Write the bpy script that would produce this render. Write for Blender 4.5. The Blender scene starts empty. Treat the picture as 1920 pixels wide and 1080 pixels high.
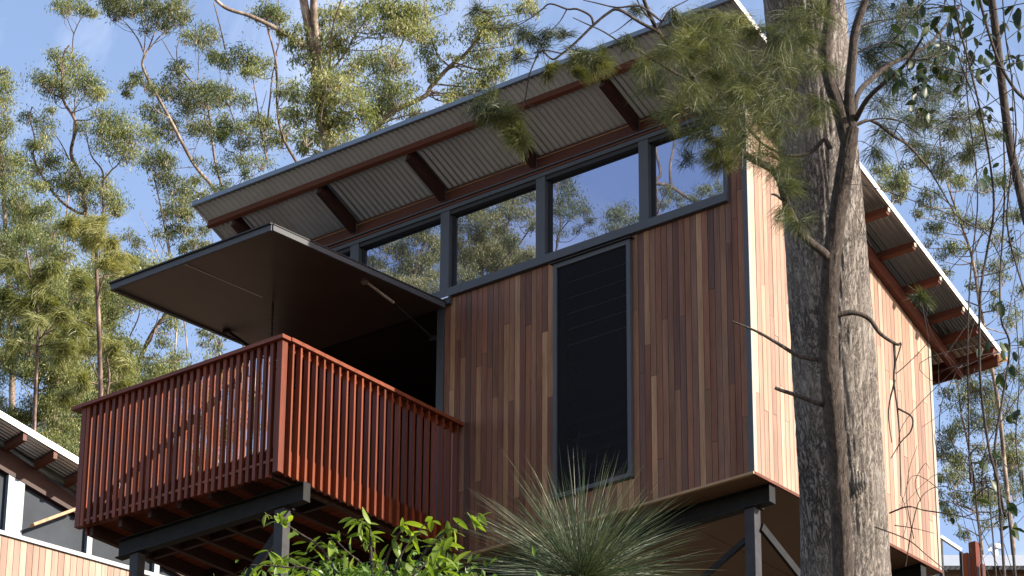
import bpy, math, random
import numpy as np
from mathutils import Vector, Matrix, noise
random.seed(7); RNG = np.random.default_rng(7)
S = bpy.context.scene
COL = S.collection
R = math.radians

# ------------------------------------------------------------------ camera
CAM = np.array([15.326, -22.2675, -11.2932]); F = 6564.0
PITCH, YAW, ROLL = 0.4485, 0.6779, 0.007
fw = np.array([-math.sin(YAW)*math.cos(PITCH), math.cos(YAW)*math.cos(PITCH), math.sin(PITCH)])
rt = np.array([math.cos(YAW), math.sin(YAW), 0.0]); up = np.cross(rt, fw)
rt, up = math.cos(ROLL)*rt + math.sin(ROLL)*up, -math.sin(ROLL)*rt + math.cos(ROLL)*up
cd = bpy.data.cameras.new('camera'); cam = bpy.data.objects.new('camera', cd); COL.objects.link(cam)
cam.matrix_world = Matrix(((rt[0], up[0], -fw[0], CAM[0]), (rt[1], up[1], -fw[1], CAM[1]), (rt[2], up[2], -fw[2], CAM[2]), (0, 0, 0, 1)))
cd.sensor_width = 36; cd.lens = F/1920*36; cd.clip_start = .5; cd.clip_end = 5000
S.camera = cam

def ray(px, py): return fw + rt*((px-960)/F) + up*((540-py)/F)
def at(px, py, d): return CAM + ray(px, py)*d          # a point of the place seen at photo pixel px,py, d metres deep

# ------------------------------------------------------------------ sky and sun
SUN_EL, SUN_AZ = R(23), R(17)                            # azimuth from +X towards +Y
sdir = Vector((math.cos(SUN_EL)*math.cos(SUN_AZ), math.cos(SUN_EL)*math.sin(SUN_AZ), math.sin(SUN_EL)))
W = bpy.data.worlds.new('World'); S.world = W; W.use_nodes = True
nt = W.node_tree; nt.nodes.clear(); N = nt.nodes.new; L = nt.links.new
out = N('ShaderNodeOutputWorld'); bg = N('ShaderNodeBackground'); sky = N('ShaderNodeTexSky')
sky.sky_type = 'NISHITA'; sky.sun_disc = False; sky.sun_elevation = SUN_EL; sky.sun_rotation = math.pi/2 - SUN_AZ
sky.air_density = 1.0; sky.dust_density = .6; sky.ozone_density = 2.0
tc = N('ShaderNodeTexCoord'); mp = N('ShaderNodeMapping'); mp.inputs['Scale'].default_value = (1.3, 2.6, 4.5); mp.inputs['Rotation'].default_value = (.2, .5, .6)
nz = N('ShaderNodeTexNoise'); nz.inputs['Scale'].default_value = 2.4; nz.inputs['Detail'].default_value = 9; nz.inputs['Roughness'].default_value = .62; nz.inputs['Distortion'].default_value = .6
rp = N('ShaderNodeValToRGB'); rp.color_ramp.elements[0].position = .53; rp.color_ramp.elements[1].position = .85
rp.color_ramp.elements[1].color = (.6, .6, .6, 1)
mx = N('ShaderNodeMix'); mx.data_type = 'RGBA'; mx.inputs[7].default_value = (5.2, 5.6, 6.6, 1)
L(tc.outputs['Generated'], mp.inputs[0]); L(mp.outputs[0], nz.inputs['Vector']); L(nz.outputs[0], rp.inputs[0])
L(rp.outputs[0], mx.inputs[0]); gd = N('ShaderNodeVectorMath'); gd.operation = 'MULTIPLY'; gd.inputs[1].default_value = (1.2, 1.03, 1.0)   # the hazy violet cast of this sky
L(sky.outputs[0], gd.inputs[0]); L(gd.outputs[0], mx.inputs[6]); L(mx.outputs[2], bg.inputs[0]); L(bg.outputs[0], out.inputs[0])
bg.inputs[1].default_value = .135
sl = bpy.data.lights.new('sun', 'SUN'); sl.energy = 5.0; sl.angle = R(.5); sl.color = (1, .91, .78)
so = bpy.data.objects.new('sun', sl); COL.objects.link(so); so.rotation_euler = sdir.to_track_quat('Z', 'Y').to_euler()
S.view_settings.view_transform = 'Standard'; S.view_settings.look = 'None'; S.view_settings.gamma = 1
S.view_settings.exposure = 1.15
S.cycles.max_bounces = 6; S.cycles.transparent_max_bounces = 6

# ------------------------------------------------------------------ materials
def mat(name):
    m = bpy.data.materials.new(name); m.use_nodes = True
    return m, m.node_tree, m.node_tree.nodes['Principled BSDF']
def plain(name, col, rough=.6, metal=0, scale=6., amt=.25, bump=.0, stretch=(1, 1, 1)):
    m, t, b = mat(name)
    g = t.nodes.new('ShaderNodeNewGeometry'); mp = t.nodes.new('ShaderNodeMapping'); mp.inputs['Scale'].default_value = stretch
    n = t.nodes.new('ShaderNodeTexNoise'); n.inputs['Scale'].default_value = scale; n.inputs['Detail'].default_value = 8; n.inputs['Roughness'].default_value = .65
    r = t.nodes.new('ShaderNodeValToRGB'); c = np.array(col)
    r.color_ramp.elements[0].position = .3; r.color_ramp.elements[1].position = .7
    r.color_ramp.elements[0].color = (*(c*(1-amt)), 1); r.color_ramp.elements[1].color = (*np.minimum(c*(1+amt), 1), 1)
    t.links.new(g.outputs['Position'], mp.inputs[0]); t.links.new(mp.outputs[0], n.inputs['Vector'])
    t.links.new(n.outputs[0], r.inputs[0]); t.links.new(r.outputs[0], b.inputs['Base Color'])
    b.inputs['Roughness'].default_value = rough; b.inputs['Metallic'].default_value = metal
    if bump:
        bp = t.nodes.new('ShaderNodeBump'); bp.inputs['Strength'].default_value = bump; bp.inputs['Distance'].default_value = .01
        t.links.new(n.outputs[0], bp.inputs['Height']); t.links.new(bp.outputs[0], b.inputs['Normal'])
    return m
def timber(name, cols, rough=.55, axis=(9, 9, .7), grain=.35, bump=.25):
    """every board takes its own tone (object random), plus grain running along the axis of small scale"""
    m, t, b = mat(name); ln = t.links.new; nn = t.nodes.new
    oi = nn('ShaderNodeObjectInfo'); g = nn('ShaderNodeNewGeometry')
    rmp = nn('ShaderNodeValToRGB'); e = rmp.color_ramp.elements
    while len(e) < len(cols): e.new(.5)
    for i, c in enumerate(cols): e[i].position = i/(len(cols)-1); e[i].color = (*c, 1)
    ln(oi.outputs['Random'], rmp.inputs[0])
    off = nn('ShaderNodeVectorMath'); off.operation = 'SCALE'; off.inputs[0].default_value = (17., 31., 23.); ln(oi.outputs['Random'], off.inputs[3])
    add = nn('ShaderNodeVectorMath'); add.operation = 'ADD'; ln(g.outputs['Position'], add.inputs[0]); ln(off.outputs[0], add.inputs[1])
    mp = nn('ShaderNodeMapping'); mp.inputs['Scale'].default_value = axis; ln(add.outputs[0], mp.inputs[0])
    n = nn('ShaderNodeTexNoise'); n.inputs['Scale'].default_value = 7; n.inputs['Detail'].default_value = 9; n.inputs['Roughness'].default_value = .7; n.inputs['Distortion'].default_value = .4
    ln(mp.outputs[0], n.inputs['Vector'])
    n2 = nn('ShaderNodeTexNoise'); n2.inputs['Scale'].default_value = 1.6; n2.inputs['Detail'].default_value = 4; ln(mp.outputs[0], n2.inputs['Vector'])
    av = nn('ShaderNodeMath'); av.operation = 'ADD'; ln(n.outputs[0], av.inputs[0]); ln(n2.outputs[0], av.inputs[1])
    mr = nn('ShaderNodeMapRange'); mr.inputs[1].default_value = .7; mr.inputs[2].default_value = 1.3; mr.inputs[3].default_value = 1-grain; mr.inputs[4].default_value = 1+grain
    ln(av.outputs[0], mr.inputs[0])
    mu = nn('ShaderNodeVectorMath'); mu.operation = 'SCALE'; ln(rmp.outputs[0], mu.inputs[0]); ln(mr.outputs[0], mu.inputs[3])
    ln(mu.outputs[0], b.inputs['Base Color']); b.inputs['Roughness'].default_value = rough; b.inputs['Specular IOR Level'].default_value = .18
    bp = nn('ShaderNodeBump'); bp.inputs['Strength'].default_value = bump; bp.inputs['Distance'].default_value = .004
    ln(n.outputs[0], bp.inputs['Height']); ln(bp.outputs[0], b.inputs['Normal'])
    return m
def leafmat(name, stops, trans=.35, rough=.45):
    m, t, b = mat(name); ln = t.links.new; nn = t.nodes.new
    a = nn('ShaderNodeAttribute'); a.attribute_name = 'tint'
    r = nn('ShaderNodeValToRGB'); e = r.color_ramp.elements
    while len(e) < len(stops): e.new(.5)
    for i, c in enumerate(stops): e[i].position = i/(len(stops)-1); e[i].color = (*c, 1)
    ln(a.outputs['Fac'], r.inputs[0]); ln(r.outputs[0], b.inputs['Base Color'])
    b.inputs['Roughness'].default_value = rough; b.inputs['Specular IOR Level'].default_value = .45
    tr = nn('ShaderNodeBsdfTranslucent'); br = nn('ShaderNodeVectorMath'); br.operation = 'MULTIPLY'; br.inputs[1].default_value = (1.5, 1.5, .7)
    ln(r.outputs[0], br.inputs[0]); ln(br.outputs[0], tr.inputs[0])
    ms = nn('ShaderNodeMixShader'); ms.inputs[0].default_value = trans
    ln(b.outputs[0], ms.inputs[1]); ln(tr.outputs[0], ms.inputs[2]); ln(ms.outputs[0], t.nodes['Material Output'].inputs[0])
    return m

M = {}
M['front_clad'] = timber('brown_hardwood_cladding', [(.145,.058,.034),(.21,.092,.050),(.085,.038,.027),(.28,.148,.076),(.145,.063,.040),(.17,.075,.046),(.37,.21,.11),(.105,.046,.032),(.22,.105,.058),(.15,.078,.054),(.095,.050,.037)])  # red brown board tones, darker than the side cladding
M['side_clad'] = timber('pale_cladding', [(.26,.165,.118),(.31,.21,.152),(.20,.118,.086),(.37,.27,.20),(.275,.178,.13),(.225,.138,.105),(.325,.225,.165)], grain=.24)  # paler set of board tones than the front cladding
M['rail'] = timber('oiled_red_hardwood', [(.13,.029,.012),(.19,.045,.017),(.095,.022,.010),(.16,.036,.014)], rough=.38, grain=.28)
M['rail_long'] = timber('oiled_handrail_hardwood', [(.16,.042,.02),(.20,.052,.025)], rough=.35, axis=(1, 9, 9))
M['beam_wood'] = timber('red_stained_beam', [(.085,.027,.016),(.11,.036,.02),(.07,.024,.015)], axis=(.7, 9, 9), grain=.25)
M['joist_wood'] = timber('dark_deck_joist', [(.03,.014,.01),(.045,.02,.013)], axis=(9, .7, 9))
M['deck_edge'] = plain('eave_capping', (.16,.19,.22), .4, .3, 4, .08)
M['rafter_wood'] = timber('dark_stained_rafter', [(.035,.015,.012),(.045,.019,.014)], axis=(9, .7, 9))
M['pale_wood'] = timber('pale_pine_edge', [(.30,.19,.10),(.34,.22,.12)], axis=(.7, 9, 9))
M['zinc'] = plain('zinc_corrugated_sheet', (.37,.38,.385), .28, .75, 3, .16, stretch=(1, .3, 1))
M['zinc_edge'] = plain('zincalume_flashing', (.55,.57,.6), .4, .5, 4, .08)
M['white_metal'] = plain('white_painted_flashing', (.78,.77,.74), .4, .0, 4, .05)
M['slate'] = plain('slate_powdercoat', (.07,.074,.082), .5, .15, 5, .08)
M['slate_dark'] = plain('dark_slate_powdercoat', (.05,.058,.062), .45, .1, 5, .1)
M['black'] = plain('matt_black_paint', (.014,.013,.014), .7, 0, 5, .2)
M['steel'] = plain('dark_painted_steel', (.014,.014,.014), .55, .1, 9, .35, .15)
M['steel_grey'] = plain('grey_painted_steel', (.038,.038,.040), .5, .2, 9, .25, .1)  # lighter grey steel for the posts
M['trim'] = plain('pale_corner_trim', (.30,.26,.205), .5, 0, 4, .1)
for k_ in ('steel', 'steel_grey'): M[k_].node_tree.nodes['Principled BSDF'].inputs['Specular IOR Level'].default_value = .12; M[k_].node_tree.nodes['Principled BSDF'].inputs['Metallic'].default_value = 0
for k_ in ('slate', 'slate_dark'): M[k_].node_tree.nodes['Principled BSDF'].inputs['Specular IOR Level'].default_value = .25; M[k_].node_tree.nodes['Principled BSDF'].inputs['Metallic'].default_value = 0
M['silver'] = plain('brushed_silver', (.6,.58,.55), .3, .8, 9, .1)
M['awning_panel'] = plain('brown_satin_panel', (.055,.043,.036), .36, .0, 1.6, .25)
M['awning_panel'].node_tree.nodes['Principled BSDF'].inputs['Specular IOR Level'].default_value = .3
M['soffit'] = plain('brown_fibre_cement', (.12,.066,.034), .6, 0, 2.2, .16)
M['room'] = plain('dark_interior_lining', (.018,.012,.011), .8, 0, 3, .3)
M['gutter'] = plain('tan_gutter_paint', (.45,.27,.15), .4, 0, 4, .1)
M['ground'] = plain('forest_litter', (.06,.045,.028), .95, 0, 1.4, .6, .8)
def glassmat(name, refl, rgh, wav=.06):
    m, t, b = mat(name); ln = t.links.new; nn = t.nodes.new
    b.inputs['Base Color'].default_value = (.006, .007, .009, 1); b.inputs['Roughness'].default_value = .1
    gl = nn('ShaderNodeBsdfGlossy'); gl.inputs[0].default_value = (*refl, 1); gl.inputs[1].default_value = rgh
    g = nn('ShaderNodeNewGeometry'); n = nn('ShaderNodeTexNoise'); n.inputs['Scale'].default_value = 2.1; n.inputs['Detail'].default_value = 1.5
    bp = nn('ShaderNodeBump'); bp.inputs['Strength'].default_value = wav; bp.inputs['Distance'].default_value = .02
    ln(g.outputs['Position'], n.inputs['Vector']); ln(n.outputs[0], bp.inputs['Height']); ln(bp.outputs[0], gl.inputs['Normal'])
    ad = nn('ShaderNodeAddShader'); ln(b.outputs[0], ad.inputs[0]); ln(gl.outputs[0], ad.inputs[1]); ln(ad.outputs[0], t.nodes['Material Output'].inputs[0])
    return m
M['glass'] = glassmat('reflective_window_glass', (.32, .34, .44), .0, .008)
M['glass_dim'] = glassmat('screened_louvre_glass', (.012, .012, .018), .05)
# insect screen: fine black mesh, mostly opaque
M['glass_far'] = plain('painted_reflection_glass', (.022,.028,.038), .5, 0, 1.3, .5); M['glass_far'].node_tree.nodes['Principled BSDF'].inputs['Specular IOR Level'].default_value = .06; M['frame_far'] = plain('grey_blue_window_frame', (.17,.20,.23), .5, 0, 5, .1)  # neighbour glazing: blotchy colour painted in to stand for reflections
m, t, b = mat('black_insect_mesh'); b.inputs['Specular IOR Level'].default_value = .08; b.inputs['Roughness'].default_value = .8; b.inputs['Base Color'].default_value = (.012,.012,.014,1)
tr_ = t.nodes.new('ShaderNodeBsdfTransparent'); ms_ = t.nodes.new('ShaderNodeMixShader'); ms_.inputs[0].default_value = .16
t.links.new(b.outputs[0], ms_.inputs[1]); t.links.new(tr_.outputs[0], ms_.inputs[2]); t.links.new(ms_.outputs[0], t.nodes['Material Output'].inputs[0]); M['mesh'] = m

def barkmat(name, dark, mid, lite, sc=(26, 26, 5), bump=.9, dist=.02, blotch=.5, fiss=0):
    m, t, b = mat(name); ln = t.links.new; nn = t.nodes.new
    g = nn('ShaderNodeNewGeometry'); mp = nn('ShaderNodeMapping'); mp.inputs['Scale'].default_value = sc; ln(g.outputs['Position'], mp.inputs[0])
    n = nn('ShaderNodeTexNoise'); n.inputs['Scale'].default_value = 1; n.inputs['Detail'].default_value = 8; n.inputs['Roughness'].default_value = .72; n.inputs['Distortion'].default_value = .5
    ln(mp.outputs[0], n.inputs['Vector'])
    n2 = nn('ShaderNodeTexNoise'); n2.inputs['Scale'].default_value = 2.2; n2.inputs['Detail'].default_value = 5; ln(g.outputs['Position'], n2.inputs['Vector'])
    ma = nn('ShaderNodeMath'); ma.operation = 'MULTIPLY_ADD'; ma.inputs[1].default_value = blotch; ln(n2.outputs[0], ma.inputs[0]); ln(n.outputs[0], ma.inputs[2])
    r = nn('ShaderNodeValToRGB'); e = r.color_ramp.elements; e.new(.5)
    o = .25*2*blotch
    for i, (p, c) in enumerate([(.485, dark), (.60, mid), (.86, lite)] if fiss else [(.36+o, dark), (.52+o, mid), (.66+o, lite)]): e[i].position = p; e[i].color = (*c, 1)
    if fiss:
        sb_ = nn('ShaderNodeMath'); sb_.operation = 'SUBTRACT'; sb_.inputs[1].default_value = .5; ln(n.outputs[0], sb_.inputs[0])
        ab_ = nn('ShaderNodeMath'); ab_.operation = 'ABSOLUTE'; ln(sb_.outputs[0], ab_.inputs[0])
        m2 = nn('ShaderNodeMath'); m2.operation = 'MULTIPLY_ADD'; m2.inputs[1].default_value = fiss; m2.inputs[2].default_value = .30+o*.0; ln(ab_.outputs[0], m2.inputs[0])
        m3 = nn('ShaderNodeMath'); m3.operation = 'MULTIPLY_ADD'; m3.inputs[1].default_value = blotch; ln(n2.outputs[0], m3.inputs[0]); ln(m2.outputs[0], m3.inputs[2]); ma = m3
    ln(ma.outputs[0], r.inputs[0]); ln(r.outputs[0], b.inputs['Base Color']); b.inputs['Roughness'].default_value = .9
    bp = nn('ShaderNodeBump'); bp.inputs['Strength'].default_value = bump; bp.inputs['Distance'].default_value = dist
    ln((ab_ if fiss else n).outputs[0], bp.inputs['Height']); ln(bp.outputs[0], b.inputs['Normal'])
    return m
M['bark_big'] = barkmat('furrowed_grey_bark', (.035,.028,.024), (.20,.172,.15), (.36,.325,.285), (24, 24, 3.4), 1., .05, .35, 2.6)
M['bark_slim'] = barkmat('brown_rough_bark', (.022,.017,.014), (.065,.048,.038), (.13,.10,.08), (40, 40, 10), 1., .03, .3)
M['bark_gum'] = barkmat('smooth_gum_bark', (.09,.06,.045), (.22,.165,.125), (.42,.35,.28), (7, 7, 2.), .5, .05)
M['bark_pink'] = barkmat('pinkish_gum_bark', (.05,.032,.027), (.15,.098,.078), (.32,.24,.2), (7, 7, 2.), .3, .05)
M['bark_dark'] = barkmat('dark_twig_bark', (.02,.015,.013), (.045,.034,.028), (.09,.07,.06), (30, 30, 10), blotch=.3)
M['leaf_gum'] = leafmat('gum_leaves', [(.034,.05,.020),(.080,.108,.038),(.145,.175,.062),(.25,.265,.10),(.42,.39,.19)])
M['leaf_gum_b'] = leafmat('blue_green_gum_leaves', [(.035,.055,.026),(.075,.098,.042),(.13,.15,.058),(.20,.21,.09),(.30,.28,.14)])
M['leaf_cas'] = leafmat('she_oak_needles', [(.035,.042,.018),(.065,.078,.028),(.11,.125,.04),(.20,.20,.07)], .3)
M['leaf_pale'] = leafmat('pale_she_oak_needles', [(.09,.11,.035),(.15,.165,.05),(.22,.225,.075),(.30,.28,.11)], .35)
M['leaf_broad'] = leafmat('glossy_vine_leaves', [(.02,.035,.012),(.035,.06,.018),(.055,.09,.025)], .25, .35)
M['leaf_grass'] = leafmat('grass_tree_blades', [(.03,.05,.027),(.055,.08,.04),(.10,.12,.065),(.22,.19,.12)], .15)
def leafobj(name, cols, trans=.4):
    m, t, b = mat(name); ln = t.links.new; nn = t.nodes.new
    oi = nn('ShaderNodeObjectInfo'); r = nn('ShaderNodeValToRGB'); e = r.color_ramp.elements
    while len(e) < len(cols): e.new(.5)
    for i, c in enumerate(cols): e[i].position = i/(len(cols)-1); e[i].color = (*c, 1)
    ln(oi.outputs['Random'], r.inputs[0]); ln(r.outputs[0], b.inputs['Base Color']); b.inputs['Roughness'].default_value = .42; b.inputs['Specular IOR Level'].default_value = .3
    tr = nn('ShaderNodeBsdfTranslucent'); br = nn('ShaderNodeVectorMath'); br.operation = 'MULTIPLY'; br.inputs[1].default_value = (1.8, 1.8, .6)
    ln(r.outputs[0], br.inputs[0]); ln(br.outputs[0], tr.inputs[0]); ms = nn('ShaderNodeMixShader'); ms.inputs[0].default_value = trans
    ln(b.outputs[0], ms.inputs[1]); ln(tr.outputs[0], ms.inputs[2]); ln(ms.outputs[0], t.nodes['Material Output'].inputs[0]); return m
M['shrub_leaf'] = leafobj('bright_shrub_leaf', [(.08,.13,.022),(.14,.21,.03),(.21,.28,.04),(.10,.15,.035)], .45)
M['vine_leaf'] = leafobj('dark_vine_leaf', [(.012,.022,.008),(.02,.035,.012),(.035,.055,.018)], .2)

# ------------------------------------------------------------------ helpers
ORG = {}
def tag(o, label=None, cat=None, group=None, kind=None):
    if label: o['label'] = label
    if cat: o['category'] = cat
    if group: o['group'] = group
    if kind: o['kind'] = kind
    return o
def empty(name, loc, label, cat, group=None):
    o = bpy.data.objects.new(name, None); COL.objects.link(o); o.location = loc; o.empty_display_size = .2
    ORG[o.name] = np.array(loc, float); return tag(o, label, cat, group)
class MB:
    def __init__(s): s.v = []; s.f = []; s.n = 0; s.t = []
    def add(s, v, faces, tint=None):
        v = np.asarray(v, float).reshape(-1, 3); s.v.append(v)
        for fa in faces:
            fa = np.asarray(fa, int)
            if fa.size: s.f.append(fa + s.n)
        s.t.append(np.full(len(v), .5) if tint is None else np.asarray(tint, float)); s.n += len(v)
    def box(s, a, b):
        (x0, y0, z0), (x1, y1, z1) = a, b
        s.add([(x0,y0,z0),(x1,y0,z0),(x1,y1,z0),(x0,y1,z0),(x0,y0,z1),(x1,y0,z1),(x1,y1,z1),(x0,y1,z1)],
              [[(0,3,2,1),(4,5,6,7),(0,1,5,4),(1,2,6,5),(2,3,7,6),(3,0,4,7)]])
    def bar(s, p, q, w, h, upv=(0, 0, 1)):
        """a square bar from p to q, w across, h along upv"""
        p, q, u = np.array(p, float), np.array(q, float), np.array(upv, float)
        d = q-p; d /= np.linalg.norm(d); a = np.cross(d, u); a /= np.linalg.norm(a); u = np.cross(a, d)
        c = [(-1,-1),(1,-1),(1,1),(-1,1)]
        v = [p + a*w/2*i + u*h/2*j for i, j in c] + [q + a*w/2*i + u*h/2*j for i, j in c]
        s.add(v, [[(0,3,2,1),(4,5,6,7),(0,1,5,4),(1,2,6,5),(2,3,7,6),(3,0,4,7)]])
    def tube(s, pts, rad, n=6, smooth=3):
        P = np.array(pts, float); r = np.array(rad, float) if np.ndim(rad) else np.full(len(P), float(rad))
        if smooth > 1 and len(P) > 2:
            Q = np.vstack([2*P[0]-P[1], P, 2*P[-1]-P[-2]]); o = []; ro = []
            for i in range(len(P)-1):
                a, b_, c, d = Q[i:i+4]
                for k in range(smooth):
                    t = k/smooth
                    o.append(.5*((2*b_)+(-a+c)*t+(2*a-5*b_+4*c-d)*t*t+(-a+3*b_-3*c+d)*t**3)); ro.append(r[i]*(1-t)+r[i+1]*t)
            o.append(P[-1]); ro.append(r[-1]); P = np.array(o); r = np.array(ro)
        T = np.gradient(P, axis=0); T /= np.linalg.norm(T, axis=1)[:, None]+1e-9
        A = np.cross(T, np.array([.31, .87, .23])); A /= np.linalg.norm(A, axis=1)[:, None]+1e-9; B = np.cross(T, A)
        th = np.arange(n)*2*math.pi/n
        V = P[:, None, :] + r[:, None, None]*(np.cos(th)[None, :, None]*A[:, None, :] + np.sin(th)[None, :, None]*B[:, None, :])
        k = len(P); i, j = np.meshgrid(np.arange(k-1), np.arange(n), indexing='ij'); j2 = (j+1) % n
        q = np.stack([i*n+j, i*n+j2, (i+1)*n+j2, (i+1)*n+j], -1).reshape(-1, 4)
        s.add(V.reshape(-1, 3), [q])
    def blades(s, P, D, Ln, Wd, K=2, grav=.5, tint=None, taper=1.):
        """ribbons with K segments bending down"""
        n = len(P); rnd = RNG.normal(size=(n, 3)); Wv = np.cross(D, rnd); Wv /= np.linalg.norm(Wv, axis=1)[:, None]+1e-9
        Ln = np.broadcast_to(Ln, n); Wd = np.broadcast_to(Wd, n); c = P.copy(); vs = []; d = D.copy()
        for k in range(K):
            w = Wd*(1-.55*taper*k/K)*.5; vs += [c - Wv*w[:, None], c + Wv*w[:, None]]
            c = c + d*(Ln/K)[:, None]; d = d + np.array([0, 0, -grav]); d /= np.linalg.norm(d, axis=1)[:, None]
        vs.append(c); m = 2*K+1
        V = np.stack(vs, 1).reshape(-1, 3); b = np.arange(n)*m; fs = []
        if K > 1: fs.append(np.concatenate([np.stack([b+2*k, b+2*k+1, b+2*k+3, b+2*k+2], 1) for k in range(K-1)]))
        fs.append(np.stack([b+2*K-2, b+2*K-1, b+2*K], 1))
        s.add(V, fs, None if tint is None else np.repeat(tint, m))
    def leaves(s, P, D, Ln, Wd, tint=None):
        n = len(P); rnd = RNG.normal(size=(n, 3)); Wv = np.cross(D, rnd); Wv /= np.linalg.norm(Wv, axis=1)[:, None]+1e-9
        Nn = np.cross(D, Wv); Ln = np.broadcast_to(Ln, n)[:, None]; Wd = np.broadcast_to(Wd, n)[:, None]
        mid = P + D*Ln*.42 + Nn*Ln*.07*RNG.normal(size=(n, 1))
        V = np.stack([P, mid-Wv*Wd*.5, P+D*Ln, mid+Wv*Wd*.5], 1).reshape(-1, 3); b = np.arange(n)*4
        s.add(V, [np.stack([b, b+1, b+2, b+3], 1)], None if tint is None else np.repeat(tint, 4))
    def mesh(s, name, org=None):
        V = np.concatenate(s.v); 
        if org is not None: V = V - org
        me = bpy.data.meshes.new(name); nf = sum(len(a) for a in s.f); nl = sum(a.size for a in s.f)
        me.vertices.add(len(V)); me.vertices.foreach_set('co', V.ravel().astype(np.float32))
        me.loops.add(nl); me.polygons.add(nf)
        me.loops.foreach_set('vertex_index', np.concatenate([a.ravel() for a in s.f]).astype(np.int32))
        tot = np.concatenate([np.full(len(a), a.shape[1]) for a in s.f]); st = np.concatenate([[0], np.cumsum(tot)[:-1]])
        me.polygons.foreach_set('loop_start', st.astype(np.int32)); me.polygons.foreach_set('loop_total', tot.astype(np.int32))
        at_ = me.attributes.new('tint', 'FLOAT', 'POINT'); at_.data.foreach_set('value', np.concatenate(s.t).astype(np.float32))
        me.update(calc_edges=True); me.polygons.foreach_set('use_smooth', np.zeros(nf, bool)); me.validate(); return me
    def build(s, name, m, parent=None, smooth=False, **kw):
        org = ORG[parent.name] if parent else None
        me = s.mesh(name, org); me.materials.append(m)
        if smooth: me.polygons.foreach_set('use_smooth', np.ones(len(me.polygons), bool))
        o = bpy.data.objects.new(name, me); COL.objects.link(o)
        if parent: o.parent = parent; ORG[o.name] = org
        else: ORG[o.name] = np.zeros(3)
        return tag(o, **kw)
def bx(name, a, b, m, parent, **kw):
    q = MB(); q.box(a, b); return q.build(name, m, parent, **kw)
def barobj(name, p, q, w, h, m, parent, upv=(0, 0, 1), **kw):
    k = MB(); k.bar(p, q, w, h, upv); return k.build(name, m, parent, **kw)
_ub = MB(); _ub.box((-.5,-.5,-.5), (.5,.5,.5)); UNIT = {}
def piece(name, a, b, m, parent):
    """a small box that shares one mesh with all its likes"""
    if m.name not in UNIT:
        me = _ub.mesh('piece_'+m.name); me.materials.append(m); UNIT[m.name] = me
    a, b = np.array(a, float), np.array(b, float)
    o = bpy.data.objects.new(name, UNIT[m.name]); COL.objects.link(o); o.parent = parent
    o.location = (a+b)/2 - ORG[parent.name]; o.scale = b-a; return o

# ------------------------------------------------------------------ the ground: a wooded hillside climbing away from the camera
HD = np.array([-math.sin(YAW), math.cos(YAW)])
def ground(x, y):
    s = (np.asarray(x)-CAM[0])*HD[0] + (np.asarray(y)-CAM[1])*HD[1]
    k = np.clip(s, -25, 115)
    return -13.1 + .30*k - .0006*k*k + .35*np.sin(np.asarray(x)*.21)*np.cos(np.asarray(y)*.17) + np.clip(s-115, 0, 2000)*.02
gx = np.concatenate([-np.geomspace(1500, 62, 16), np.linspace(-60, 60, 81), np.geomspace(62, 1500, 16)])
X, Y = np.meshgrid(gx, gx, indexing='ij'); Z = ground(X, Y)
q = MB(); k = len(gx); i, j = np.meshgrid(np.arange(k-1), np.arange(k-1), indexing='ij')
q.add(np.stack([X, Y, Z], -1).reshape(-1, 3), [np.stack([i*k+j, (i+1)*k+j, (i+1)*k+j+1, i*k+j+1], -1).reshape(-1, 4)])
q.build('ground', M['ground'], None, smooth=True, kind='structure')

# ------------------------------------------------------------------ the cabin
D_, SLP, ZE, EV, VG, YB = 2.896, .4445, 4.05, .772, .445, 3.408
def rz(y): return ZE - SLP*(y+EV)                         # underside of the roof sheet
WL = -5.52                                                # left end of the cabin
cabin = empty('timber_cabin', (-2.7, 1.45, float(ground(-2.7, 1.45))), 'tall timber clad cabin on steel posts with a raised awning flap and slatted balcony', 'cabin')
wall = bx('front_wall', (-3.39, .022, .02), (-2.11, .12, 2.56), M['black'], cabin)
bx('front_wall', (-1.24, .022, .02), (-.03, .12, 2.56), M['black'], wall)
bx('front_wall', (-2.11, .022, .02), (-1.24, .12, .26), M['black'], wall)
bx('front_wall', (-2.11, .022, 2.535), (-1.24, .12, 2.56), M['black'], wall)
bx('front_wall', (-.19, .022, 2.561), (-.03, .12, 3.50), M['black'], wall)
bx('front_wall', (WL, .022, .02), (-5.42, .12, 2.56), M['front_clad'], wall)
P_ = .063
def boards(x0, x1, zf, axis, outer, m, par, zsplit):
    n = int(round((x1-x0)/P_)); w = (x1-x0)/n
    for i in range(n):
        a = x0 + i*w + .0025; b = x0 + (i+1)*w - .0025
        for z0, z1 in zf((a+b)/2):
            cuts = [z0]; z = z0 + random.uniform(.3, 2.8)
            while z < z1 - .3: cuts.append(z); z += random.uniform(.9, 2.8)
            cuts.append(z1)
            for c0, c1 in zip(cuts[:-1], cuts[1:]):
                o_ = outer + random.uniform(-.0015, .0015)
                if axis == 'x': piece('board', (a, o_, c0+.0015), (b, .0215, c1-.0015), m, par)
                else: piece('board', (-.0215, a, c0+.0015), (-o_, b, c1-.0015), m, par)
def zf_front(x):
    if -2.125 < x < -1.225: return [(0, .25), (2.55, 2.572)] if False else [(0, .252), (2.538, 2.574)]
    if x > -.205: return [(0, 3.51)]
    return [(0, 2.574)]
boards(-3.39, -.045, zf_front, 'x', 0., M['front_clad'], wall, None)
side = bx('side_wall', (-.1, .122, .02), (-.022, D_-.03, 2.30), M['black'], cabin)
q = MB(); ys = [(.122), (D_-.03)]
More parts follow.
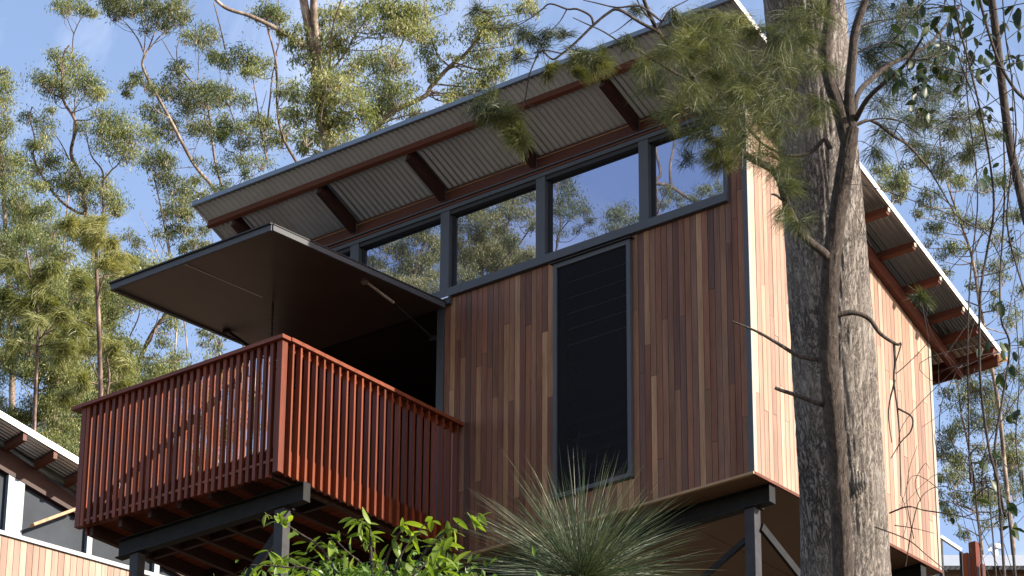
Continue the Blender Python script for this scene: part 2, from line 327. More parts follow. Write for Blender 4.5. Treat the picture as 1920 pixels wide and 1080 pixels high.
q.add([(-.1,.122,2.3),(-.022,.122,2.3),(-.022,D_-.03,2.3),(-.1,D_-.03,2.3),(-.1,.122,rz(.122)-.03),(-.022,.122,rz(.122)-.03),(-.022,D_-.03,rz(D_)-.02),(-.1,D_-.03,rz(D_)-.02)],
      [[(0,3,2,1),(4,5,6,7),(0,1,5,4),(1,2,6,5),(2,3,7,6),(3,0,4,7)]]); q.build('wall_frame', M['black'], side)
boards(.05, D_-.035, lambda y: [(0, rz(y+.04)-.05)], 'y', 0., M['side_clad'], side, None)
# corner trims: one metal angle, sunlight and shade put into its two colours
q = MB(); q.box((-.043, -.006, 0), (.008, -.0015, 3.51)); q.build('corner_trim', M['slate'], wall)
q = MB(); q.box((.0015, -.001, 0), (.006, .044, 3.52)); q.build('corner_trim', M['trim'], side)
q = MB(); q.box((-.03, D_-.033, 0), (.006, D_+.004, rz(D_)-.03)); q.build('corner_trim', M['trim'], side)
q = MB(); q.box((-.03, D_-.038, 0), (.003, D_-.0335, rz(D_)-.03)); q.build('dark_joint', M['black'], side)  # thin black strip beside the rear corner trim
# rear and left walls
bx('rear_wall', (WL, D_-.03, .02), (-.105, D_+.02, rz(D_)-.03), M['front_clad'], cabin)
lw = bx('left_wall', (WL-.02, .125, .02), (WL+.05, D_-.035, 2.3), M['front_clad'], cabin)
q = MB(); q.add([(WL-.02,.125,2.3),(WL+.05,.125,2.3),(WL+.05,D_-.035,2.3),(WL-.02,D_-.035,2.3),(WL-.02,.125,rz(.125)-.03),(WL+.05,.125,rz(.125)-.03),(WL+.05,D_-.035,rz(D_)-.03),(WL-.02,D_-.035,rz(D_)-.03)],
      [[(0,3,2,1),(4,5,6,7),(0,1,5,4),(1,2,6,5),(2,3,7,6),(3,0,4,7)]]); q.build('gable_panel', M['front_clad'], lw)
# dark room
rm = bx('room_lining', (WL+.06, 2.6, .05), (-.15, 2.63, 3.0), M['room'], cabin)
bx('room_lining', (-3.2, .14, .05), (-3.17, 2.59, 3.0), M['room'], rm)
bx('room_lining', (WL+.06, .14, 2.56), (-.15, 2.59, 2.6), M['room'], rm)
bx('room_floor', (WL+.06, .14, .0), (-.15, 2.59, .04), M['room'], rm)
# underside
for i in range(5):
    a = WL + i*1.104; q = MB(); q.box((a+.004, .01, -.024), (min(a+1.1, -.004), D_+.01, -.004)); q.build('floor_soffit_panel', M['soffit'], cabin)
barobj('bottom_batten', (-3.39, -.004, -.016), (.006, -.004, -.016), .03, .022, M['pale_wood'], cabin)
barobj('bottom_batten', (.004, .0, -.018), (.004, D_, -.018), .02, .026, M['beam_wood'], cabin)

# opening jambs, rail at its head
bx('door_jamb', (-3.475, -.012, .02), (-3.392, .12, 2.573), M['slate_dark'], cabin)
bx('door_jamb', (-5.42, -.012, .02), (-5.36, .12, 2.573), M['slate_dark'], cabin)
bx('door_sill', (-5.36, -.012, .0), (-3.476, .138, .04), M['slate_dark'], cabin)
bx('hinge_rail', (-5.42, -.05, 2.50), (-3.30, -.014, 2.576), M['slate_dark'], cabin)
bx('flashing_end', (-3.42, -.07, 2.548), (-3.30, -.051, 2.562), M['silver'], cabin)

# clerestory windows
clr = bx('clerestory_window', (WL, .05, 2.60), (-.21, .08, 2.65), M['slate_dark'], cabin)
fr = MB(); fr.box((WL, -.045, 2.578), (-.19, .10, 2.66)); fr.build('window_sill', M['slate'], clr)
fr = MB(); fr.box((WL, -.03, 3.475), (-.19, .10, 3.515)); fr.build('head_frame', M['slate'], clr)
fr = MB(); fr.box((WL, -.012, 3.435), (-.225, .08, 3.4745)); fr.build('head_bead', M['black'], clr)
mull = [-.21, -1.095, -2.262, -3.392, -4.507, WL+.03]
for i, x in enumerate(mull):
    h = .022 if i in (0, 5) else .052
    fr = MB(); fr.box((x-h, -.022, 2.6605), (x+h, .09, 3.4745)); fr.build('mullion', M['slate'], clr)
    if i < 5:
        l = mull[i+1] + .052; r_ = x-h
        fr = MB(); fr.box((l, .028, 2.6605), (l+.022, .085, 3.4745)); fr.build('side_bead', M['black'], clr)
        fr = MB(); fr.box((l, .04, 2.6605), (r_, .052, 3.4345)); fr.build('pane', M['glass'], clr)
# bands above the windows
barobj('head_lining', (WL, -.012, 3.535), (-.03, -.012, 3.535), .03, .022, M['beam_wood'], cabin)
barobj('head_flashing', (WL, -.02, 3.555), (-.03, -.02, 3.555), .05, .012, M['slate'], cabin)
wb = bx('wall_plate_beam', (WL-.3, -.03, 3.565), (.0, .03, 3.695), M['beam_wood'], cabin)
barobj('beam_bead', (WL-.2, -.033, 3.668), (-.05, -.033, 3.668), .006, .006, M['pale_wood'], wb)

# tall louvre window in the front wall
lv = bx('louvre_window', (-2.09, .09, .28), (-1.26, .1, 2.52), M['black'], cabin)
for a, b in [((-2.105,-.035,.265),(-2.065,.085,2.535)), ((-1.285,-.035,.265),(-1.245,.085,2.535)), ((-2.0645,-.034,.265),(-1.2855,.085,.302)), ((-2.0645,-.034,2.49),(-1.2855,.085,2.535))]:
    fr = MB(); fr.box(a, b); fr.build('window_frame', M['slate'], lv)
fr = MB(); fr.box((-2.13, -.06, 2.5365), (-1.215, -.001, 2.5445)); fr.build('window_hood', M['black'], lv)
fr = MB(); fr.box((-2.064, -.012, .303), (-1.99, .02, 2.489)); fr.build('louvre_channel', M['black'], lv)
for i in range(14):
    z = .31 + i*.155
    fr = MB(); fr.bar((-1.985, .05, z+.08), (-1.287, .05, z+.08), .006, .168, (0, .42, 1)); fr.build('louvre_blade', M['glass_dim'], lv)
    if i > 8:
        fr = MB(); fr.bar((-1.985, .014, z+.008), (-1.287, .014, z+.008), .004, .004); fr.build('louvre_line', M['silver'], lv)  # thin silver line along each of the upper blades
fr = MB(); fr.add([(-2.064,-.02,.303),(-1.286,-.02,.303),(-1.286,-.02,2.489),(-2.064,-.02,2.489)], [[(0,1,2,3)]]); fr.build('insect_screen', M['mesh'], lv)

# roof: ten corrugated sheets, purlins, outriggers, flashings, gutter
RL, RR = -5.948, .435
q = MB(); q.box((RL, -EV-.006, rz(-EV)-.015), (RR, -EV-.001, rz(-EV)+.027)); q.box((RL, -EV-.006, rz(-EV)+.0275), (RR, -EV+.05, rz(-EV)+.030)); q.box((RL, -EV-.0005, rz(-EV)-.018), (RR, -EV+.02, rz(-EV)-.014))
roof = q.build('roof', M['deck_edge'], cabin)
def corr(x0, x1, y0, y1, zfun, pitch=.0638, amp=.014, th=.0012, per=8):
    n = int(round((x1-x0)/pitch*per)); xs = np.linspace(x0, x1, n+1); c = amp*np.cos((xs-x0)/pitch*2*math.pi)
    V = []
    for off in (0, .003):
        for y in (y0, y1): V.append(np.stack([xs, np.full(n+1, y), zfun(y)+c+amp+off], 1))
    m_ = n+1; i = np.arange(n)
    F_ = [np.stack([i, i+m_, i+m_+1, i+1], 1), np.stack([i+2*m_, i+2*m_+1, i+3*m_+1, i+3*m_], 1),
          np.stack([i, i+1, i+2*m_+1, i+2*m_], 1), np.stack([i+m_, i+3*m_, i+3*m_+1, i+m_+1], 1)]
    return np.concatenate(V), F_
for s_ in range(10):
    a = RL + s_*.638; q = MB(); v, f_ = corr(a, a+.638, -EV, YB, rz); q.add(v, f_); q.build('roof_sheet', M['zinc'], roof, smooth=True)
for y in (-.56, .34, .75, 1.15, 1.608, 2.026, 2.438, 2.811, 3.06, 3.33):
    z = rz(y)
    pr = MB(); pr.bar((RL+.03, y, z-.045), (RR-.012, y, z-.045), .042, .088, (0, SLP, 1)); pr.build('purlin', M['beam_wood'], roof)
for x in (-.075, -1.15, -2.322, -3.405, -4.505, -5.60):
    q = MB(); q.bar((x, -.537, rz(-.537)-.075), (x, -.032, rz(-.032)-.075), .046, .145); o = q.build('rafter', M['rafter_wood'], roof)
    if x < -.5:
        q = MB(); q.box((x+.0235, -.040, rz(-.032)-.15), (x+.029, -.031, rz(-.032)-.006)); q.build('rafter_bracket', M['slate'], roof)
# verge rafters on the right wall and beyond the back wall
q = MB(); q.bar((.035, -.53, rz(-.53)-.15), (.035, 3.36, rz(3.36)-.15), .045, .12, (0, SLP, 1)); q.build('verge_rafter', M['beam_wood'], roof)
q = MB(); q.bar((WL-.05, -.0, rz(-.0)-.15), (WL-.05, 3.36, rz(3.36)-.15), .045, .12, (0, SLP, 1)); q.build('verge_rafter', M['beam_wood'], roof)
# flashings
for xx in (RL-.003, RR+.003):
    q = MB(); q.bar((xx, -EV-.008, rz(-EV)+.014), (xx, YB+.01, rz(YB)+.014), .006, .044, (0, SLP, 1))
    q.bar((xx+(.04 if xx < 0 else -.04), -EV-.005, rz(-EV)+.043), (xx+(.04 if xx < 0 else -.04), YB+.01, rz(YB)+.043), .085, .005, (0, SLP, 1)); q.build('verge_flashing', M['white_metal'], roof)
for y in (1.15, 1.608, 2.026, 2.438, 2.811, 3.06):
    q = MB(); q.box((RR-.006, y-.023, rz(y)-.06), (RR-.001, y+.012, rz(y)-.022)); q.build('purlin_cap', M['trim'], roof)
# half round gutter
q = MB(); th = np.linspace(math.pi, 2*math.pi, 11); gr = .055
ring = np.array([(0, YB+.045+gr*math.cos(t_), rz(YB)-.005+gr*1.2*math.sin(t_)) for t_ in th]); ring2 = ring*[1,1,1]; ring2[:,1] = YB+.045+(gr-.004)*np.cos(th); ring2[:,2] = rz(YB)-.005+(gr-.004)*1.2*np.sin(th)
V = []
for rr in (ring, ring2):
    for x in (RL-.05, RR+.05): w_ = rr.copy(); w_[:, 0] = x; V.append(w_)
i = np.arange(10); q.add(np.concatenate(V), [np.stack([i, i+1, i+12, i+11], 1), np.stack([i+22, i+33, i+34, i+23], 1), np.stack([i, i+22, i+23, i+1], 1), np.stack([i+11, i+12, i+34, i+33], 1)])
q.build('gutter', M['gutter'], roof, smooth=True)
barobj('rear_fascia', (RL+.05, YB-.02, rz(YB)-.075), (RR-.01, YB-.02, rz(YB)-.075), .022, .11, M['beam_wood'], roof)

# steel below the cabin
def ibeam(x0, x1, y, z0, z1, w, name='steel_beam'):
    q = MB(); q.box((x0, y-w/2, z0), (x1, y+w/2, z0+.009)); q.box((x0, y-w/2, z1-.009), (x1, y+w/2, z1)); q.box((x0+.001, y-.004, z0+.0095), (x1-.001, y+.004, z1-.0095))
    q.box((x1-.008, y-w/2+.002, z0+.0095), (x1-.0005, y+w/2-.002, z1-.0095))
    return q.build(name, M['steel'], cabin)
ibeam(WL+.1, -.012, .28, -.19, -.026, .09)
ibeam(WL+.1, -.012, 2.62, -.19, -.026, .09)
def post(x, y, ztop):
    g = float(ground(x, y)) - .2
    o = bx('steel_post', (x-.05, y-.045, g), (x+.05, y+.045, ztop), M['steel_grey'], cabin)
    bx('post_plate', (x-.075, y-.07, ztop+.0005), (x+.075, y+.07, ztop+.009), M['steel'], o)
    return o
p1 = post(-.22, .28, -.2); post(-3.3, .28, -.2); post(-.22, 2.62, -.2); post(-3.3, 2.62, -.2); post(-5.2, 2.62, -.2); 
barobj('brace_cleat', (-.185, .335, -.32), (-.185, .335, -.46), .012, .07, M['silver'], p1)
barobj('brace', (-.16, .32, -.36), (-.16, 2.2, -1.26), .03, .075, M['steel'], cabin)
barobj('brace', (-.28, .26, -.47), (-2.7, .26, -1.72), .03, .05, M['steel'], cabin)

# ---- balcony
BX0, BX1, BY = -5.555, -3.19, -2.374
bal = bx('balcony_floor', (BX0+.06, -.055, .10), (BX1-.06, -.015, .138), M['beam_wood'], cabin)
y = -.06; 
while y > BY+.06:
    piece('deck_board', (BX0+.05, y-.082, .141), (BX1-.055, y, .163), M['rail_long'], bal); y -= .0895
for i in range(7):
    x = BX0+.10+i*.355
    piece('joist', (x-.02, BY+.06, .02), (x+.02, -.06, .139), M['joist_wood'], bal)
for yy in (-1.55, -.85):
    for i in range(6):
        x = BX0+.10+i*.355; piece('blocking', (x+.021, yy-.018, .03), (x+.334, yy+.018, .138), M['joist_wood'], bal)
piece('fascia', (BX0+.045, BY+.028, .10), (BX1-.05, BY+.055, .285), M['rail'], bal)
piece('fascia', (BX1-.053, BY+.057, .045), (BX1-.030, -.012, .275), M['rail'], bal)
piece('fascia', (BX0+.028, BY+.057, .045), (BX0+.052, -.012, .275), M['rail'], bal)
bst = cabin
n = 29; pt = (BX1-.055-(BX0+.03))/n
for i in range(n):
    x = BX0+.03+i*pt
    piece('baluster', (x+random.uniform(-.002,.002), BY-.016, .105-.10*i/28+random.uniform(-.003,.003)), (x+.036, BY+.024, 1.243), M['rail'], bal)
piece('corner_post', (BX1-.053, BY-.018, .03), (BX1+.006, BY+.05, 1.243), M['rail'], bal)
piece('corner_post', (BX0-.035, BY-.018, .105), (BX0+.022, BY+.05, 1.243), M['rail'], bal)
n = 22; pt = (-.07-(BY+.1))/n
for xs_ in (BX1-.028, BX0-.02):
    for i in range(n+1):
        y = BY+.1+i*pt
        piece('baluster', (xs_, y, .02 if xs_ > -4 else .1), (xs_+.05, y+.02, 1.243), M['rail'], bal)
def rail3(a, b, w, h, m): 
    q = MB(); q.bar(a, b, w, h); o = q.build('handrail', m, bal); return o
rail3((BX0-.14, BY+.005, 1.262), (BX1+.035, BY+.005, 1.262), .11, .034, M['rail_long'])
rail3((BX1-.0, BY+.0605, 1.262), (BX1-.0, .0-.003, 1.262), .09, .034, M['rail_long'])
rail3((BX0-.07, BY+.0605, 1.262), (BX0-.07, .0-.003, 1.262), .09, .034, M['rail_long'])
q = MB(); q.box((BX0+.02, BY+.03, 1.19), (BX1-.055, BY+.05, 1.243)); q.build('under_rail', M['rail_long'], bal)
q = MB(); q.box((BX1-.06, BY+.06, 1.19), (BX1-.03, -.02, 1.243)); q.build('under_rail', M['rail_long'], bal)
ibeam(BX0+.22, BX1+.06, -2.08, -.158, .012, .09)
ibeam(BX0+.22, BX1+.06, -.35, -.158, .012, .09)
for x, y in ((-3.40, -2.08), (-5.10, -2.08), (-5.10, -.35)): post(x, y, -.17)
barobj('brace', (-3.44, -2.0, -.26), (-4.75, -2.0, -1.52), .03, .085, M['steel'], cabin)
# left and right stub of deck under the opening
# ---- awning flap held up by struts
AX0, AX1, AY, AZ, AH = -5.31, -3.36, -2.39, 2.34, 2.50
aw = MB()
def slab(x0, x1, y0, z0, y1, z1, th):
    q = MB(); q.add([(x0,y0,z0),(x1,y0,z0),(x1,y1,z1),(x0,y1,z1),(x0,y0,z0+th),(x1,y0,z0+th),(x1,y1,z1+th),(x0,y1,z1+th)],
          [[(0,3,2,1),(4,5,6,7),(0,1,5,4),(1,2,6,5),(2,3,7,6),(3,0,4,7)]]); return q
awn = slab(AX0+.02, AX1-.02, AY+.02, AZ+.012, -.06, AH-.03, .03).build('awning_flap', M['awning_panel'], cabin)
def az(y): return AZ + (AH-.03-AZ)*(y-AY)/(-.06-AY)
for nm, a, b in (('edge_frame', (AX0, AY, AZ+.02), (AX1, AY, AZ+.02)),):
    q = MB(); q.bar(a, b, .03, .055); q.build(nm, M['slate'], awn)
    q = MB(); q.bar((AX0-.006, AY-.004, AZ+.056), (AX1+.006, AY-.004, AZ+.056), .06, .014); q.build('cover_flashing', M['black'], awn)
for x in (AX0, AX1):
    q = MB(); q.bar((x, AY, az(AY)+.018), (x, -.055, az(-.055)+.018), .03, .05); q.build('edge_frame', M['slate'], awn)
    q = MB(); q.bar((x, AY, az(AY)+.051), (x, -.055, az(-.055)+.051), .045, .012); q.build('cover_flashing', M['black'], awn)
q = MB(); q.bar((-4.44, AY+.03, az(AY+.03)+.009), (-4.44, -.07, az(-.07)+.009), .007, .006); q.build('panel_seam', M['silver'], awn)
for x, sgn in ((-3.50, 1), (-5.2, -1)):
    a = np.array((x, -.99, az(-.99)-.0)); b_ = np.array((x, -.6, 2.355)); c = np.array((x, -.03, 2.20))
    q = MB(); q.tube([a, b_], .014, 8, 1); st_ = q.build('gas_strut', M['silver'] if sgn > 0 else M['steel'], awn)
    q = MB(); q.tube([b_, c], .008, 8, 1); q.box(tuple(c-.025), tuple(c+.025)); q.build('strut_rod', M['steel'], awn)
    q = MB(); q.box(tuple(a-[.035,.02,.02]), tuple(a+[.02,.02,.012])); q.build('strut_bracket', M['silver'] if sgn > 0 else M['steel'], awn)
q = MB(); hx, hy = -4.43, -1.2
q.tube([(hx, hy, az(hy)), (hx, hy, az(hy)-.34)], .009, 6, 1)
for k_ in range(7): q.tube([(hx-.018, hy, az(hy)-.04-k_*.045), (hx+.018, hy, az(hy)-.045-k_*.045)], .005, 5, 1)
q.build('hanging_latch', M['steel'], awn)

# ------------------------------------------------------------------ trees
def px_r(r, d): return r*d/F
def toground(p, lean=(0, 0)):
    """points that carry a stem from p down to the hillside"""
    x, y, z = p; o = []
    g = float(ground(x, y)); h = z-g
    if h < .5: return [np.array((x, y, g-.3))]
    for k in (1, .66, .33):
        o.append(np.array((x+lean[0]*h*k + .02*h*math.sin(3*k+x), y+lean[1]*h*k, g + h*(1-k) - (.4 if k == 1 else 0))))
    return o
def crown_clump(mb, tw, c, r, n, leaf, tone, droop=.9, flat=.75, base=None):
    """a clump of hanging leaves: several leaf bunches round twig ends"""
    k = int(RNG.integers(3, 12)); flat = RNG.uniform(.5, 1.1); n = int(n*RNG.uniform(.6, 1.35)); droop = droop*RNG.uniform(.6, 1.3); dirs = RNG.normal(size=(k, 3)); dirs[:, 2] = np.abs(dirs[:, 2])*.7 + .05*RNG.normal(size=k)
    dirs /= np.linalg.norm(dirs, axis=1)[:, None]
    sub = c + dirs*r*RNG.uniform(.45, .9, (k, 1))*np.array([1, 1, flat])
    st = base if base is not None else c - np.array([0, 0, r*.9])
    for s_ in sub: tw.tube([st, (st+s_)/2 + RNG.normal(size=3)*r*.12, s_], [leaf*.07, leaf*.05, leaf*.03], 3, 1)
    a = RNG.integers(0, k, n); sg = r*.30
    P = sub[a] + RNG.normal(size=(n, 3))*np.array([sg, sg, sg*.8]) - np.array([0, 0, sg*.4])
    Dn = RNG.normal(size=(n, 3))*.55; Dn[:, 2] -= droop; Dn /= np.linalg.norm(Dn, axis=1)[:, None]
    lo = RNG.random(n) < .16
    P[lo] += RNG.normal(size=(int(lo.sum()), 3))*r*.38
    tint = np.clip(tone + RNG.normal()*.09 + .21*RNG.normal(size=n) + .22*(RNG.random(k)[a]-.5), 0, 1)
    mb.leaves(P, Dn, leaf*RNG.uniform(.6, 1.25, n), leaf*.22*RNG.uniform(.7, 1.3, n), tint)
class Skel:
    def __init__(s): s.p = []; s.r = []
    def add(s, pts, rad):
        pts = np.array(pts); rad = np.array(rad) if np.ndim(rad) else np.full(len(pts), rad)
        for i in range(len(pts)-1):
            for t in np.linspace(0, 1, 6, endpoint=False): s.p.append(pts[i]*(1-t)+pts[i+1]*t); s.r.append(rad[i]*(1-t)+rad[i+1]*t)
        s.p.append(pts[-1]); s.r.append(rad[-1])
    def near(s, c, drop):
        P = np.array(s.p); d = P - c; cost = np.linalg.norm(d, axis=1) + np.maximum(0, d[:, 2]+drop)*1.6
        i = int(np.argmin(cost)); return P[i], s.r[i]
AT = at
def atm(px, py, d):
    """a point seen in the window glass at px,py: the mirror image in the plane of the front wall"""
    p = AT(px, py, d); return p*np.array([1, -1, 1])
def gum(depth, stems, clumps, label, group='gum trees behind the cabin', leaf_px=7.8, dens=1.0, tone=.5, bark='bark_gum', leafm='leaf_gum', f=at, ref=None, lean=(.02, 0), name='gum_tree', jit=None, droop=.9):
    """stems: list of (pixel polyline base first, radius px at base, radius px at end); the first one is the trunk"""
    tr = MB(); cr = MB(); sk = Skel(); lf = leaf_px*depth/F; jit = px_r(60, depth) if jit is None else jit
    base = None
    for si, (pl, r0, r1) in enumerate(stems):
        dz = RNG.normal()*jit*.5 if si else 0
        n = len(pl); pts = []
        for k_, (x, y) in enumerate(pl):
            w_ = k_/max(1, n-1); pts.append(f(x, y, depth + dz*w_))
        rad = list(np.linspace(px_r(r0, depth), px_r(r1, depth), n))
        if si == 0:
            g = toground(pts[0], lean); base = g[0]; m_ = len(g)
            pts = g + pts; rad = [rad[0]*(1.5-.5*q_/m_) for q_ in range(m_)] + rad
        rad = [q_*(.78 if r0 < 9 else 1) for q_ in rad]; tr.tube(pts, rad, 8 if r0 > 3 else 5, 4); sk.add(pts[-n:], rad[-n:])
    for cl in clumps:
        x, y, r = cl[:3]; dd = depth + RNG.normal()*jit*.55; r = r*1.14; c = f(x, y, dd); rw = px_r(r, depth)
        b, br = sk.near(c, rw*1.0); L_ = np.linalg.norm(c-b)
        e = c - np.array([0, 0, rw*.75]) if L_ > rw*.5 else b
        mid = (b+e)/2 + RNG.normal(size=3)*L_*.08 - np.array([0, 0, L_*.06])
        r0 = min(br*.55, px_r(.8+.008*L_/px_r(1, depth), depth)); tr.tube([b, mid, e], [r0, r0*.75, px_r(.6, depth)], 4, 3)
        n = int(dens*max(170, 50*r*r/(leaf_px*leaf_px)))
        crown_clump(cr, tr, c, rw, n, lf, (cl[3] if len(cl) > 3 else tone), base=e, droop=droop)
    root = empty(name, tuple(base), label, 'tree', group)
    tr.build('trunk', M[bark], root, smooth=True); 
    if clumps: cr.build('crown', M[leafm], root)
    return root

def fill(x0, x1, y0, y1, step, r, keep=.8, holes=(), tone=None):
    o = []
    for yy in np.arange(y0, y1, step):
        for xx in np.arange(x0, x1, step):
            x = xx + random.uniform(-.5, .5)*step; y = yy + random.uniform(-.5, .5)*step
            if random.random() > keep: continue
            if any((x-hx)**2/(hr*hr) + (y-hy)**2/(hr2*hr2) < 1 for hx, hy, hr, hr2 in holes): continue
            o.append((x, y, r*random.uniform(.7, 1.25)) + ((random.uniform(*tone),) if tone else ()))
    return o

gum(80, [([(222,720),(205,620),(190,560),(181,522),(172,460),(160,400),(152,333),(133,289),(143,240),(137,218),(118,185),(117,130),(120,100),(130,85)], 7, 2.2),
         ([(160,400),(144,398),(111,374),(85,340),(63,296),(65,259),(56,222),(60,200)], 4, 1.4),
         ([(172,440),(193,400),(193,370),(194,333),(189,315),(170,289),(160,240)], 4, 1.2),
         ([(192,340),(210,318),(222,307),(245,262)], 2.4, 1), ([(118,185),(90,170),(66,150)], 2, .8), ([(130,300),(115,270),(95,240)], 2, .8)],
    [(115,100,22),(140,112,20),(118,122,18),(150,140,28),(95,150,32),(75,150,18),(120,160,32),(105,175,25),(160,160,25),(170,178,28),(185,178,18),(100,208,13),(190,215,22),(185,238,18),(225,235,34),(215,255,28),(250,255,32),(275,265,22),(205,275,28),(240,288,26),(160,240,18),(50,222,16),(80,235,22),(90,250,18),(60,275,20),(85,272,18),(115,305,32),(145,325,30),(60,315,24),(165,345,20),(190,345,24),(180,375,32),(215,378,24),(150,355,24),(100,350,22),(225,395,18),(130,345,28),(40,300,20),(70,345,20)],
    'gum with a bent dark trunk, widest crown left of the leaning pale stem', tone=.55, bark='bark_pink')
gum(84, [([(140,220),(136,120),(137,75),(140,60),(150,38),(158,25)], 2.2, .8), ([(139,65),(130,45),(122,25)], 1.2, .6)],
    [(112,6,18),(128,12,16),(140,5,16),(155,16,14),(168,18,14),(176,24,10),(120,22,10)],
    'thin sapling top with one small flat clump high at the left of the sky', tone=.5, bark='bark_pink')
gum(74, [([(22,760),(18,600),(15,500),(8,400),(3,300),(-6,200),(-12,140)], 8, 2.5), ([(15,480),(35,430),(50,390)], 3, 1.5)],
    [(3,140,18),(8,155,16),(-8,165,26),(12,188,16),(5,205,18),(14,225,16),(2,240,20),(5,262,15),(20,300,28),(5,310,30),(30,330,28),(12,350,32),(42,370,32),(20,395,36),(55,410,34),(30,430,40),(68,445,34),(12,465,40),(48,480,36),(85,400,28),(5,285,20),(72,350,14)],
    'gum tree at the left edge of the picture, half cut off by the frame', tone=.58)
gum(90, [([(470,470),(430,405),(400,352),(363,307),(318,222),(274,141),(267,118),(272,104)], 5, 3),
         ([(272,104),(259,74),(240,48),(222,30)], 2.2, .9), ([(272,104),(285,75),(298,30),(300,0)], 2.2, .9), ([(268,112),(272,70),(266,40),(262,15)], 1.6, .7), ([(278,95),(300,68),(325,48),(345,35)], 1.8, .8), ([(274,143),(262,150),(250,160)], 1.2, .6)],
    [(205,14,22),(220,22,20),(235,8,24),(250,18,22),(268,5,22),(285,18,24),(300,8,24),(318,22,22),(335,10,22),(347,32,16),(330,40,18),(300,36,18),(280,40,16),(213,30,14),(205,2,18),(275,55,12),(310,52,12),(240,160,16),(256,148,18),(272,160,16),(238,176,9),(288,170,12)],
    'slender pale gum leaning left with an umbrella crown at the top of the sky', tone=.42, leafm='leaf_gum_b')
gum(95, [([(470,520),(440,420),(405,310),(395,230),(385,180),(370,163),(333,122),(304,74)], 4, 1), ([(370,163),(372,130),(372,95)], 1.2, .6), ([(395,230),(376,255),(362,290)], 1.5, .8), ([(333,122),(332,90),(345,50),(365,5)], 1.6, .7)],
    [(350,72,18),(368,66,22),(385,60,20),(398,72,18),(380,82,14),(340,120,14),(325,125,16),(335,133,10),(396,105,20),(325,152,22),(300,168,22),(318,175,18),(345,180,28),(368,172,24),(385,182,28),(362,195,26),(290,205,22),(300,228,22),(280,215,14),(325,238,18),(350,210,20),(378,236,28),(395,240,24),(400,165,18),(312,250,18),(290,250,14),(330,262,14)],
    'fine twigged gum between the leaning pale stem and the roof corner', tone=.45, leafm='leaf_gum_b')
gum(86, [([(335,560),(318,480),(304,400),(295,360),(288,330),(276,305)], 2.6, 1), ([(320,480),(313,430),(307,400),(300,385),(290,372)], 1.6, .7), ([(400,560),(380,480),(345,400),(320,350)], 1.5, .8)],
    [(290,290,24),(275,305,14),(312,298,18),(298,310,24),(325,345,26),(345,362,28),(335,385,26),(310,325,14),(372,302,14),(365,340,16),(355,395,24),(300,335,16),(380,370,16),(315,400,18),(345,425,22),(325,440,18),(372,430,18),(365,455,16),(395,410,14),(300,440,16),(390,460,14),(350,470,18)],
    'small bushy gum rising just left of the corrugated roof corner', tone=.45, leafm='leaf_gum_b')
gum(88, [([(640,420),(590,355),(550,294),(528,250),(519,194),(519,125),(503,55),(497,17),(500,0)], 4, 1.6),
         ([(519,150),(516,110),(525,69),(522,0)], 2.4, 1.2), ([(519,245),(503,230),(507,180),(511,139),(517,120)], 2.6, 1.6), ([(500,300),(486,220),(480,180),(474,147)], 2.2, 1), ([(422,92),(414,55),(401,5)], 2, 1.4), ([(460,330),(440,230),(425,190),(410,165)], 1.3, .8), ([(486,220),(495,190),(500,170)], 1, .6)],
    [(412,112,18),(430,120,22),(455,102,24),(470,118,24),(492,115,20),(500,22,22),(520,26,22),(480,30,16),(515,40,18),(462,138,18),(485,135,16),(415,172,22),(432,182,24),(455,192,22),(408,190,16),(475,232,24),(495,245,24),(510,230,16),(438,225,24),(420,240,22),(452,272,16),(538,162,22),(550,180,20),(525,172,14),(420,262,20),(470,262,20),(500,272,22),(530,262,22),(548,240,18),(440,300,22),(410,320,20),(470,300,20),(490,305,20),(425,350,18),(400,355,14),(460,325,16),(452,240,18),(542,210,18)],
    'group stemmed gum with thin red brown stems above the left end of the roof', tone=.5, bark='bark_pink')
gum(66, [([(650,420),(640,340),(619,283),(605,222),(594,155),(592,111),(580,55),(569,0),(560,-60)], 15, 7),
         ([(596,140),(594,90),(589,40),(588,0),(592,-50)], 9, 6), ([(596,100),(570,85),(539,67),(511,50),(469,30),(428,17),(405,0),(392,-20)], 7, 3.5), ([(606,190),(618,130),(622,60),(640,0)], 3.5, 2), ([(600,150),(640,110),(670,60),(700,20)], 3, 1.5)],
    [(548,52,20),(545,85,16),(566,75,24),(612,35,28),(640,22,26),(655,35,26),(610,80,34),(636,92,30),(600,125,28),(570,108,22),(640,60,26),(595,180,34),(575,205,32),(560,222,24),(625,182,36),(655,190,34),(618,225,38),(590,245,28),(655,232,36),(560,182,16),(640,262,30),(605,262,26),(575,258,22),(700,8,26),(690,38,24),(718,28,28),(748,20,32),(775,35,34),(718,58,22),(585,60,22),(630,150,30),(570,280,14),(745,50,24),(775,62,26),(660,130,20),(612,150,28),(592,288,10),(645,285,22),(680,215,26),(530,62,10)],
    'big rough trunked gum with bright leafy tufts rising behind the roof', leaf_px=10, tone=.64)
